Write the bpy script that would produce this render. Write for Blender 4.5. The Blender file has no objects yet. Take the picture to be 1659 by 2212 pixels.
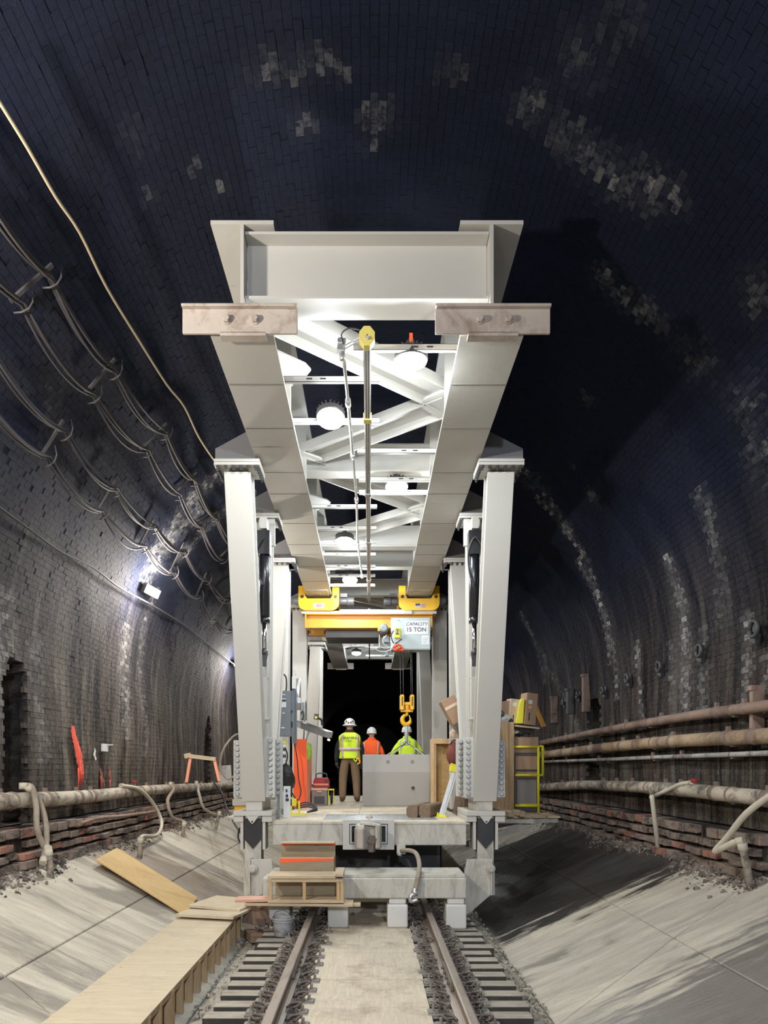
import bpy, bmesh, math, random
import numpy as np
from mathutils import Vector, Matrix
random.seed(7)
rng = np.random.default_rng(7)
R = math.radians
scene = bpy.context.scene
COL = scene.collection
# ------------------------------------------------------------------ camera
CH = 1.78                      # camera height above the rail heads (z = 0)
cam = bpy.data.cameras.new('camera')
cam.sensor_fit = 'HORIZONTAL'; cam.sensor_width = 36.0
F = 1600.0
cam.lens = F / 1659.0 * 36.0
cam.shift_x = 29.5 / 1659.0
cam.shift_y = 554.0 / 1659.0
cam.clip_end = 300
camo = bpy.data.objects.new('camera', cam); COL.objects.link(camo)
camo.location = (0, 0, CH); camo.rotation_euler = (R(90), 0, 0)
scene.camera = camo
# ------------------------------------------------------------------ world and exposure
w = bpy.data.worlds.new('world'); scene.world = w; w.use_nodes = True
w.node_tree.nodes['Background'].inputs[0].default_value = (0.10, 0.16, 0.42, 1)
w.node_tree.nodes['Background'].inputs[1].default_value = 0.05
scene.view_settings.view_transform = 'Standard'
scene.view_settings.look = 'None'
scene.view_settings.gamma = 1.0
scene.view_settings.use_curve_mapping = False
scene.view_settings.exposure = 0.78
LAMP_W = 740.0       # tunnel wall lamps, watts
BAY_W = 72.0         # gantry high bay lamps, watts
# ------------------------------------------------------------------ place helpers (frame of the survey: z relative to the eye)
def W(px, py, d):
    return Vector(((px - 800) / F * d, d, CH - (py - 1660) / F * d))
SL0, SL1 = 2.98, 0.453         # invert slope: drop below the eye = SL0 - SL1 * |x|
def on_slope(px, py, lift=0.0):
    dx, dy = abs(px - 800), py - 1660
    x = SL0 / (dy / dx + SL1); d = x * F / dx
    return Vector((x if px > 800 else -x, d, CH - dy / F * d + lift))
VR, VC = 4.3, CH + 1.45        # vault radius and springing height
def on_vault(px, py, inset=0.0):
    a, b = (px - 800) / F, -(py - 1660) / F
    rr = VR - inset
    # (a t)^2 + (b t - 1.45)^2 = rr^2
    A = a*a + b*b; B = -2*b*1.45; C = 1.45**2 - rr*rr
    t = (-B + math.sqrt(B*B - 4*A*C)) / (2*A)
    if b * t < 1.45:
        t = rr / abs(a)
    return Vector((a*t, t, CH + b*t))
def at_x(px, py, x):
    d = x * F / (px - 800)
    return Vector((x, d, CH - (py - 1660) / F * d))
# ------------------------------------------------------------------ material helpers
def new_mat(name):
    m = bpy.data.materials.new(name); m.use_nodes = True
    nt = m.node_tree; b = nt.nodes['Principled BSDF']
    return m, nt, b
def N(nt, kind, **kw):
    n = nt.nodes.new(kind)
    for k, v in kw.items():
        if k in n.inputs: n.inputs[k].default_value = v
        else: setattr(n, k, v)
    return n
def mixc(nt, fac, a, b, mode='MIX'):
    n = nt.nodes.new('ShaderNodeMix'); n.data_type = 'RGBA'; n.blend_type = mode
    for sock, v in ((0, fac), (6, a), (7, b)):
        if isinstance(v, (float, int)): n.inputs[sock].default_value = v
        elif isinstance(v, tuple): n.inputs[sock].default_value = (*v[:3], 1)
        else: nt.links.new(v, n.inputs[sock])
    return n.outputs[2]
def ramp(nt, v, lo, hi):
    n = nt.nodes.new('ShaderNodeMapRange'); n.clamp = True
    nt.links.new(v, n.inputs[0]); n.inputs[1].default_value = lo; n.inputs[2].default_value = hi
    return n.outputs[0]
def mul(nt, a, b, op='MULTIPLY'):
    n = nt.nodes.new('ShaderNodeMath'); n.operation = op; n.use_clamp = True
    for i, v in enumerate((a, b)):
        if isinstance(v, (float, int)): n.inputs[i].default_value = v
        else: nt.links.new(v, n.inputs[i])
    return n.outputs[0]
def coord(nt, kind='Object', scale=(1, 1, 1), rot=(0, 0, 0)):
    t = nt.nodes.new('ShaderNodeTexCoord'); mp = nt.nodes.new('ShaderNodeMapping')
    mp.inputs['Scale'].default_value = scale; mp.inputs['Rotation'].default_value = rot
    if kind == 'World':
        g = nt.nodes.new('ShaderNodeNewGeometry'); nt.links.new(g.outputs['Position'], mp.inputs[0])
    else: nt.links.new(t.outputs[kind], mp.inputs[0])
    return mp.outputs[0]
def noise(nt, vec, scale, detail=5, rough=0.6, dist=0.0):
    n = nt.nodes.new('ShaderNodeTexNoise'); nt.links.new(vec, n.inputs['Vector'])
    n.inputs['Scale'].default_value = scale; n.inputs['Detail'].default_value = detail
    n.inputs['Roughness'].default_value = rough; n.inputs['Distortion'].default_value = dist
    return n.outputs[0]
def bump(nt, b, h, strength=0.3, dist=0.02):
    n = nt.nodes.new('ShaderNodeBump'); n.inputs['Strength'].default_value = strength; n.inputs['Distance'].default_value = dist
    nt.links.new(h, n.inputs['Height']); nt.links.new(n.outputs[0], b.inputs['Normal'])
def plain(name, col, rough=0.5, metal=0.0, var=0.12, scale=6.0, dirt=None, dirt_lo=0.55, dirt_hi=0.75, stretch=(1, 1, 1), bmp=0.1, coat=0):
    """painted / plastic / metal surface: base colour with mottling, dirt spots and a fine bump"""
    m, nt, b = new_mat(name)
    v = coord(nt, 'World', stretch)
    n1 = noise(nt, v, scale, 6)
    dark = tuple(c * (1 - var) for c in col); lite = tuple(min(1, c * (1 + var)) for c in col)
    c = mixc(nt, n1, dark, lite)
    if dirt:
        n2 = noise(nt, v, scale * 0.55, 8, 0.72, 0.6)
        c = mixc(nt, ramp(nt, n2, dirt_lo, dirt_hi), c, dirt)
    nt.links.new(c, b.inputs['Base Color'])
    b.inputs['Roughness'].default_value = rough; b.inputs['Metallic'].default_value = metal
    if coat: b.inputs['Coat Weight'].default_value = coat
    if bmp: bump(nt, b, noise(nt, v, scale * 9, 4), bmp, 0.01)
    return m
def emit(name, col, strength):
    m, nt, b = new_mat(name)
    b.inputs['Base Color'].default_value = (*col, 1)
    b.inputs['Emission Color'].default_value = (*col, 1); b.inputs['Emission Strength'].default_value = strength
    return m
M = {}
M['steel'] = plain('painted_steel', (0.50, 0.485, 0.45), 0.48, dirt=(0.40, 0.36, 0.30), dirt_lo=0.66, dirt_hi=0.85, var=0.05, scale=1.6)
M['steel_dirty'] = plain('dirty_painted_steel', (0.52, 0.50, 0.45), 0.6, dirt=(0.17, 0.14, 0.10), dirt_lo=0.48, dirt_hi=0.78, var=0.14, scale=4.5, stretch=(1.6, 1, 0.5))
M['steel_stop'] = plain('scuffed_primer_steel', (0.42, 0.365, 0.32), 0.6, dirt=(0.24, 0.17, 0.13), dirt_lo=0.52, dirt_hi=0.72, var=0.15, scale=6)
def girder_paint():
    m, nt, b = new_mat('girder_paint_with_grime')
    v = coord(nt, 'World', (0.7, 5.5, 1.0)); v2 = coord(nt, 'World')
    c = mixc(nt, noise(nt, v2, 1.4, 5), (0.47, 0.455, 0.42), (0.53, 0.515, 0.48))
    n = noise(nt, v, 1.5, 7, 0.62, 0.25)
    c = mixc(nt, mul(nt, ramp(nt, n, 0.66, 0.70), 0.55), c, (0.10, 0.095, 0.09))
    n = noise(nt, v2, 1.1, 6, 0.6, 0.5)
    c = mixc(nt, mul(nt, ramp(nt, n, 0.5, 0.75), 0.35), c, (0.38, 0.33, 0.27))
    nt.links.new(c, b.inputs['Base Color']); b.inputs['Roughness'].default_value = 0.5
    bump(nt, b, noise(nt, v2, 14, 4), 0.1, 0.01); return m
M['girder'] = girder_paint()
M['haunch_shade_grey'] = plain('shade_darkened_steel', (0.20, 0.20, 0.215), 0.6, var=0.05)  # steel darkened to paint in the shade on the haunches
M['seam'] = plain('grimy_weld_seam', (0.16, 0.15, 0.135), 0.6)
M['bolt'] = plain('galvanised_bolt', (0.36, 0.37, 0.37), 0.45, 0.5, var=0.2, scale=20)
M['dark_bolt'] = plain('dark_bolt_steel', (0.07, 0.07, 0.075), 0.45, 0.5)
M['galv'] = plain('galvanised_steel', (0.55, 0.56, 0.57), 0.35, 0.8, var=0.2, scale=14)
M['chrome'] = plain('chromed_rod', (0.75, 0.76, 0.78), 0.12, 1.0, var=0.03, bmp=0)
M['black'] = plain('black_enamel', (0.012, 0.013, 0.018), 0.3, 0.0, var=0.2, coat=0.4)
M['rubber'] = plain('black_rubber', (0.02, 0.02, 0.022), 0.55)
M['yellow'] = plain('yellow_paint', (0.86, 0.47, 0.015), 0.35, var=0.05, scale=4, coat=0.2)
M['amber'] = plain('amber_beam_paint', (0.62, 0.29, 0.02), 0.4, var=0.1, scale=4, dirt=(0.25, 0.12, 0.03), dirt_lo=0.6)
M['bright_yellow'] = plain('bright_yellow_paint', (0.85, 0.78, 0.04), 0.4, var=0.06)
M['pale_yellow'] = plain('pale_yellow_plastic', (0.70, 0.60, 0.16), 0.5)
M['box_grey'] = plain('grey_enclosure_paint', (0.47, 0.55, 0.56), 0.4, var=0.03, scale=3, bmp=0.03)
M['panel_grey'] = plain('slate_grey_panel_paint', (0.20, 0.225, 0.25), 0.4, var=0.06, bmp=0.03)
M['white'] = plain('white_card', (0.80, 0.81, 0.82), 0.55, var=0.03, bmp=0)
M['ink'] = plain('blue_black_ink', (0.03, 0.04, 0.08), 0.6, bmp=0)
M['sign_red'] = plain('dark_red_print', (0.35, 0.03, 0.04), 0.6, bmp=0)
M['hivis'] = plain('lime_high_visibility_cloth', (0.72, 1.0, 0.04), 0.75, var=0.06, scale=12, bmp=0.3)
M['orange_cloth'] = plain('orange_high_visibility_cloth', (1.0, 0.12, 0.02), 0.75, var=0.06, scale=12, bmp=0.3)
M['reflect'] = plain('silver_reflective_tape', (0.52, 0.50, 0.56), 0.45, var=0.05)
M['tape_pink'] = plain('orange_edged_tape', (0.90, 0.42, 0.16), 0.6, var=0.05)
M['jacket_dark'] = plain('charcoal_jacket_cloth', (0.022, 0.024, 0.03), 0.85, bmp=0.4)
M['trousers'] = plain('brown_canvas_trousers', (0.21, 0.135, 0.08), 0.9, var=0.2, scale=7, bmp=0.4)
M['trousers_dark'] = plain('dark_work_trousers', (0.05, 0.055, 0.07), 0.9, bmp=0.4)
M['boot'] = plain('worn_brown_boot_leather', (0.10, 0.07, 0.05), 0.8)
M['skin'] = plain('skin', (0.45, 0.25, 0.18), 0.6, bmp=0.05)
M['glove'] = plain('work_glove', (0.05, 0.05, 0.05), 0.8)
M['helmet'] = plain('white_hard_hat_shell', (0.72, 0.72, 0.74), 0.3, var=0.03, bmp=0)
M['sticker'] = plain('maroon_sticker', (0.12, 0.05, 0.05), 0.4)
M['orange'] = plain('orange_painted_board', (0.95, 0.11, 0.02), 0.55, var=0.08, scale=5)
M['orange_dusty'] = plain('dusty_salmon_board', (0.62, 0.36, 0.26), 0.7, var=0.2, scale=6)
M['orange_pale'] = plain('salmon_painted_board', (0.92, 0.36, 0.22), 0.6, var=0.08, scale=5)
M['red_plastic'] = plain('red_plastic', (0.42, 0.02, 0.03), 0.35)
M['dark_plastic'] = plain('dark_grey_plastic', (0.07, 0.065, 0.065), 0.45)
M['crate_grey'] = plain('warm_grey_plastic', (0.26, 0.23, 0.21), 0.5)
M['lime_plastic'] = plain('lime_green_plastic', (0.30, 0.62, 0.02), 0.5)
M['bag_black'] = plain('glossy_black_bin_bag', (0.010, 0.010, 0.012), 0.18, var=0.2, scale=30, bmp=0.6)
M['bag_red'] = plain('reddish_net_bag', (0.23, 0.07, 0.055), 0.8, var=0.4, scale=40, bmp=0.8)
M['card'] = plain('brown_cardboard', (0.42, 0.27, 0.17), 0.8, var=0.06, scale=5)
M['card_pale'] = plain('pale_cardboard', (0.62, 0.50, 0.38), 0.8, var=0.05)
M['tape'] = plain('buff_packing_tape', (0.72, 0.58, 0.42), 0.4, var=0.04)
M['litter_white'] = plain('crumpled_white_paper', (0.66, 0.66, 0.66), 0.7)
M['litter_dark'] = plain('dark_plastic_scrap', (0.05, 0.05, 0.055), 0.5)
M['precast'] = plain('smooth_precast_concrete', (0.42, 0.405, 0.385), 0.75, var=0.05, scale=2.5, bmp=0.15)
M['precast_white'] = plain('white_painted_concrete', (0.66, 0.655, 0.64), 0.75, dirt=(0.40, 0.38, 0.34), dirt_lo=0.58, dirt_hi=0.8, var=0.06, scale=5, bmp=0.2)
M['box_dirty'] = plain('mortar_splashed_grey_plastic', (0.36, 0.37, 0.38), 0.7, dirt=(0.16, 0.16, 0.17), dirt_lo=0.45, dirt_hi=0.6, scale=9)
M['hose'] = plain('dusty_hose_rubber', (0.33, 0.28, 0.22), 0.85, dirt=(0.16, 0.13, 0.10), dirt_lo=0.5, dirt_hi=0.75, scale=9, bmp=0.3)
M['hose_pale'] = plain('dusty_pale_hose', (0.55, 0.50, 0.40), 0.8, dirt=(0.28, 0.23, 0.17), dirt_lo=0.55, dirt_hi=0.8, scale=9)
M['cable'] = plain('sooty_cable_sheath', (0.052, 0.046, 0.052), 0.75, var=0.25, scale=14, bmp=0.3)
M['cord'] = plain('old_rope_fibre', (0.42, 0.34, 0.22), 0.85, var=0.2, scale=30)
M['hanger'] = plain('sooty_hanger_steel', (0.085, 0.078, 0.085), 0.6, 0.3, var=0.3, scale=20)
M['pipe_rust'] = plain('rusty_pink_steel_pipe', (0.29, 0.20, 0.16), 0.75, dirt=(0.12, 0.075, 0.06), dirt_lo=0.46, dirt_hi=0.66, scale=5, stretch=(1, .6, 1), bmp=0.35)
M['pipe_ochre'] = plain('ochre_crusted_pipe', (0.42, 0.31, 0.20), 0.8, dirt=(0.19, 0.12, 0.09), dirt_lo=0.48, dirt_hi=0.62, scale=4, stretch=(1, .5, 1), bmp=0.4)
M['pipe_lime'] = plain('lime_crusted_pipe', (0.50, 0.44, 0.35), 0.85, dirt=(0.15, 0.125, 0.11), dirt_lo=0.45, dirt_hi=0.60, scale=9, stretch=(1, .5, 1), bmp=0.45)
M['pipe_grey'] = plain('grey_crusted_pipe', (0.40, 0.39, 0.37), 0.85, dirt=(0.14, 0.13, 0.13), dirt_lo=0.48, dirt_hi=0.62, scale=6, bmp=0.4)
M['rubble'] = plain('crumbled_mortar', (0.24, 0.20, 0.17), 0.95, var=0.5, scale=9, dirt=(0.05, 0.042, 0.038), dirt_lo=0.45, dirt_hi=0.6)
M['ledge'] = plain('dusty_old_brick', (0.25, 0.19, 0.155), 0.9, var=0.3, scale=5, dirt=(0.045, 0.038, 0.036), dirt_lo=0.46, dirt_hi=0.62, stretch=(1, 1, 2.5), bmp=0.8)
M['ledge_red'] = plain('reddish_old_brick', (0.34, 0.165, 0.12), 0.9, var=0.3, scale=5, dirt=(0.07, 0.05, 0.045), dirt_lo=0.46, dirt_hi=0.62, stretch=(1, 1, 2.5), bmp=0.8)
M['clamp'] = plain('rusty_pipe_clamp', (0.22, 0.165, 0.135), 0.8, var=0.3)
M['rail'] = plain('dusty_rail_steel', (0.30, 0.25, 0.21), 0.5, 0.35, var=0.15, dirt=(0.17, 0.12, 0.09), dirt_lo=0.52, dirt_hi=0.7, scale=6, stretch=(1, .3, 1))
M['clip'] = plain('rusty_fastener_steel', (0.15, 0.12, 0.105), 0.7, 0.3, var=0.3, scale=30, bmp=0.2)
M['clip_dusty'] = plain('dusty_plate_steel', (0.27, 0.25, 0.22), 0.8, 0.1, var=0.3, scale=20, bmp=0.2)
def wood(name, col, dark, axis='y', dust=None, scale=1.0):
    m, nt, b = new_mat(name)
    st = {'x': (0.8, 9, 9), 'y': (9, 0.8, 9), 'z': (9, 9, 0.8)}[axis]
    v = coord(nt, 'World', tuple(s * scale for s in st)); v2 = coord(nt, 'World')
    n1 = noise(nt, v, 3.0, 6, 0.65, 1.2)
    c = mixc(nt, ramp(nt, n1, 0.35, 0.72), col, dark)
    n2 = noise(nt, v2, 3.0, 8, 0.7)
    c = mixc(nt, ramp(nt, n2, 0.5, 0.8), c, dust or tuple(x * 0.6 for x in col))
    n3 = nt.nodes.new('ShaderNodeTexVoronoi'); n3.inputs['Scale'].default_value = 3.2; nt.links.new(v2, n3.inputs['Vector'])
    c = mixc(nt, mul(nt, ramp(nt, n3.outputs['Distance'], 0.05, 0.02), 0.7), c, tuple(x * 0.3 for x in dark))
    nt.links.new(c, b.inputs['Base Color']); b.inputs['Roughness'].default_value = 0.75
    bump(nt, b, n1, 0.15, 0.01)
    return m
M['ply'] = wood('dusty_plywood', (0.62, 0.53, 0.39), (0.50, 0.42, 0.29), 'x', dust=(0.42, 0.36, 0.26))
M['ply_clean'] = wood('honey_plywood', (0.62, 0.44, 0.20), (0.50, 0.33, 0.14), 'x', dust=(0.45, 0.31, 0.15))
M['ply_track'] = wood('muddy_plywood', (0.64, 0.57, 0.45), (0.50, 0.43, 0.33), 'y', dust=(0.24, 0.195, 0.145))
M['ply_dirty'] = wood('mud_stained_plywood', (0.36, 0.29, 0.19), (0.26, 0.20, 0.13), 'x', dust=(0.30, 0.28, 0.22))
M['stud'] = wood('pine_stud', (0.60, 0.43, 0.26), (0.38, 0.25, 0.15), 'z')
M['pine'] = wood('pale_pine_board', (0.62, 0.44, 0.25), (0.46, 0.29, 0.14), 'z')
M['pine_x'] = wood('sawn_pine_board', (0.58, 0.47, 0.32), (0.44, 0.33, 0.21), 'x')
M['baulk'] = wood('weathered_hardwood', (0.25, 0.17, 0.11), (0.13, 0.085, 0.06), 'y')
M['tie'] = wood('dusty_hardwood_tie', (0.40, 0.36, 0.30), (0.22, 0.19, 0.155), 'x', dust=(0.50, 0.46, 0.39))
M['tie_side_shade'] = plain('shade_dark_timber_side', (0.055, 0.05, 0.043), 0.85, var=0.4, scale=8, dirt=(0.12, 0.10, 0.08), dirt_lo=0.55, dirt_hi=0.75)  # side faces darkened to paint in the shade between the ties
M['alu'] = plain('dull_aluminium', (0.56, 0.56, 0.55), 0.4, 0.25, var=0.1)
# -------- concrete invert: trowelled, streaked down the slope, wet and pale patches, gantry shade painted in
def concrete(name, base, dirt, wet=0.5):
    m, nt, b = new_mat(name)
    v = coord(nt, 'World', (0.5, 2.6, 0.5)); v2 = coord(nt, 'World')
    n1 = noise(nt, v, 2.6, 9, 0.68, 0.3)
    c = mixc(nt, ramp(nt, n1, 0.34, 0.66), base, dirt)
    n2 = noise(nt, coord(nt, 'World', (0.35, 0.8, 0.35)), 1.3, 5, 0.55, 0.8)
    wet_shade = ramp(nt, n2, 0.56, 0.62)
    c = mixc(nt, mul(nt, wet_shade, wet), c, (0.17, 0.155, 0.135))
    n4 = noise(nt, coord(nt, 'World', (0.5, 1.6, 0.5)), 2.1, 5, 0.6, 0.4)
    c = mixc(nt, mul(nt, ramp(nt, n4, 0.62, 0.72), 0.6), c, (0.62, 0.60, 0.55))
    n5 = noise(nt, coord(nt, 'World', (1, 4, 1)), 7, 3, 0.5)
    c = mixc(nt, mul(nt, ramp(nt, n5, 0.70, 0.74), 0.7), c, (0.12, 0.11, 0.10))
    def stain_shade(c, x0, x1, y0, y1, col, amt, sk=0.0, seed=0.0):
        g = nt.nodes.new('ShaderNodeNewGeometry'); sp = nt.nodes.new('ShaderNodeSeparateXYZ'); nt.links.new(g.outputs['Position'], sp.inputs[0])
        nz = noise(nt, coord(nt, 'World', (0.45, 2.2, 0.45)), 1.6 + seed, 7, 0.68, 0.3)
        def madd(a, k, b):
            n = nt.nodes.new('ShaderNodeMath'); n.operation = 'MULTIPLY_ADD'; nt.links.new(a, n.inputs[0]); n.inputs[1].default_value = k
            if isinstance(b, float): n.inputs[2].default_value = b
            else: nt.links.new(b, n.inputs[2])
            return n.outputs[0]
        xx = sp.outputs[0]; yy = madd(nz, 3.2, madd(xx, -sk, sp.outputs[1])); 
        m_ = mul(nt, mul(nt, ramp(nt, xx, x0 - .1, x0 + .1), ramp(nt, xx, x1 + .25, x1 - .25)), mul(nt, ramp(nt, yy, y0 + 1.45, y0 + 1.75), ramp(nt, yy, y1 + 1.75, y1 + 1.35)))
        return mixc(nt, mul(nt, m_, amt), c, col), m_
    wet_shade_masks = [wet_shade]
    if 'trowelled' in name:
        for q in ((1.6, 4.3, 9.7, 16.5, (0.020, 0.020, 0.024), 0.93, -0.15, 0.0), (1.65, 4.1, 4.2, 6.0, (0.16, 0.15, 0.145), 0.8, 0.15, 0.7), (-4.0, -1.6, 10.2, 12.2, (0.19, 0.155, 0.125), 0.75, 0.0, 1.1), (-3.6, -2.2, 7.3, 7.75, (0.20, 0.185, 0.165), 0.7, 0.3, 0.3)):  # first patch paints the gantry's shadow, partly wet; the others are stains
            c, m_ = stain_shade(c, *q); wet_shade_masks.append(m_)
        wet_shade = mul(nt, wet_shade_masks[1], wet_shade_masks[2], 'MAXIMUM')
    n3 = noise(nt, v2, 60, 4, 0.7)
    c = mixc(nt, 0.35, c, mixc(nt, n3, (0.15, 0.14, 0.13), (0.75, 0.73, 0.68)), 'OVERLAY')
    nt.links.new(c, b.inputs['Base Color'])
    r = nt.nodes.new('ShaderNodeMapRange'); nt.links.new(wet_shade, r.inputs[0]); r.inputs[3].default_value = 0.7; r.inputs[4].default_value = 0.28
    nt.links.new(r.outputs[0], b.inputs['Roughness'])
    bump(nt, b, n1, 0.35, 0.03)
    return m
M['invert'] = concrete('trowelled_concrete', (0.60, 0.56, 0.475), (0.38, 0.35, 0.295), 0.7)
M['trackbed'] = concrete('dirty_trackbed_concrete', (0.15, 0.135, 0.115), (0.07, 0.065, 0.055), 0.3)
M['kerb'] = concrete('rough_kerb_concrete', (0.42, 0.39, 0.33), (0.26, 0.24, 0.20), 0.1)
# -------- sooty brickwork, blue haze painted into the vault; UV = (metres along the tunnel, metres up the wall from the bench)
def brickmat(name, mortar=False):
    m, nt, b = new_mat(name)
    uv = nt.nodes.new('ShaderNodeUVMap')
    def mp(sx, sy):
        n = nt.nodes.new('ShaderNodeMapping'); n.inputs['Scale'].default_value = (sx, sy, 1)
        nt.links.new(uv.outputs[0], n.inputs[0]); return n.outputs[0]
    sep = nt.nodes.new('ShaderNodeSeparateXYZ'); nt.links.new(uv.outputs[0], sep.inputs[0])
    at = nt.nodes.new('ShaderNodeAttribute'); at.attribute_name = 'tone'
    sc = nt.nodes.new('ShaderNodeSeparateColor'); nt.links.new(at.outputs['Color'], sc.inputs[0])
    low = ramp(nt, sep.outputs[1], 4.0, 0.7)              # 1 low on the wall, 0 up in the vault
    soot_haze = mixc(nt, low, (0.0062, 0.0115, 0.0390), (0.036, 0.031, 0.031))  # soot and wall tones turn blue upwards, a haze painted into the colour
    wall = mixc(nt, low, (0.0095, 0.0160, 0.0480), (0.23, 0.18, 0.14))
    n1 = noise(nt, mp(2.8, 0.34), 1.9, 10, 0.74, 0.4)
    c = mixc(nt, ramp(nt, n1, 0.42, 0.60), soot_haze, wall)
    n1b = noise(nt, mp(7, 5), 3.0, 8, 0.8, 0.3)
    c = mixc(nt, mul(nt, ramp(nt, n1b, 0.50, 0.72), mul(nt, low, 0.65)), c, (0.42, 0.37, 0.31))
    # seep runs: black, rust, lime
    n2 = noise(nt, mp(2.2, 0.13), 1.4, 6, 0.6, 0.3)
    c = mixc(nt, mul(nt, ramp(nt, n2, 0.57, 0.64), mul(nt, low, 0.85)), c, (0.008, 0.008, 0.010))
    n3 = noise(nt, mp(1.9, 0.16), 2.1, 7, 0.62, 0.3)
    c = mixc(nt, mul(nt, ramp(nt, n3, 0.60, 0.72), mul(nt, low, 0.75)), c, (0.22, 0.125, 0.07))
    n4 = noise(nt, mp(2.4, 0.20), 2.6, 9, 0.72, 0.5)
    c = mixc(nt, mul(nt, ramp(nt, n4, 0.58, 0.72), mul(nt, low, 0.85)), c, (0.40, 0.39, 0.38))
    n5 = noise(nt, mp(1, 1), 0.9, 10, 0.78, 0.6)
    c = mixc(nt, mul(nt, ramp(nt, n5, 0.62, 0.78), 0.12), c, (0.16, 0.15, 0.16))
    n8 = noise(nt, mp(1.5, 0.10), 1.2, 8, 0.7, 0.35)
    c = mixc(nt, mul(nt, ramp(nt, n8, 0.53, 0.62), mul(nt, low, 0.55)), c, (0.46, 0.42, 0.37))
    c = mixc(nt, mul(nt, ramp(nt, n8, 0.45, 0.38), mul(nt, low, 0.7)), c, (0.014, 0.013, 0.014))
    # individual tone of each brick, lime bloom, bare red brick
    c = mixc(nt, 0.6, c, mixc(nt, sc.outputs[0], (0.62, 0.62, 0.62), (1.0, 1.0, 1.0)), 'MULTIPLY')
    n6 = noise(nt, mp(5, 5), 2.2, 8, 0.75, 0.4)
    c = mixc(nt, mul(nt, sc.outputs[1], ramp(nt, n6, 0.40, 0.56)), c, (0.62, 0.61, 0.60))
    c = mixc(nt, mul(nt, sc.outputs[2], ramp(nt, n6, 0.35, 0.55)), c, (0.30, 0.10, 0.06))
    if mortar: c = mixc(nt, 0.25, c, (0.004, 0.004, 0.006))
    nt.links.new(c, b.inputs['Base Color'])
    b.inputs['Roughness'].default_value = 0.8; b.inputs['Specular IOR Level'].default_value = 0.25
    n7 = noise(nt, mp(9, 9), 3.0, 8, 0.8)
    bump(nt, b, n7, 1.0, 0.05)
    return m
M['brick'] = brickmat('sooty_brick_with_haze'); M['mortar'] = brickmat('sooty_mortar_with_haze', True)
M['wood_dirty_red'] = wood('red_sprayed_timber', (0.30, 0.20, 0.14), (0.20, 0.12, 0.08), 'z')
M['spray_red'] = plain('red_spray_paint', (0.80, 0.10, 0.06), 0.7, var=0.2, scale=20)
M['spray_dull'] = plain('faded_red_spray', (0.28, 0.075, 0.055), 0.8, var=0.3, scale=20)
M['lamp_warm'] = emit('warm_lamp_lens', (1.0, 0.86, 0.66), 40.0)
M['lamp_cool'] = emit('cool_lamp_lens', (0.93, 0.98, 1.0), 45.0)
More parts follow.
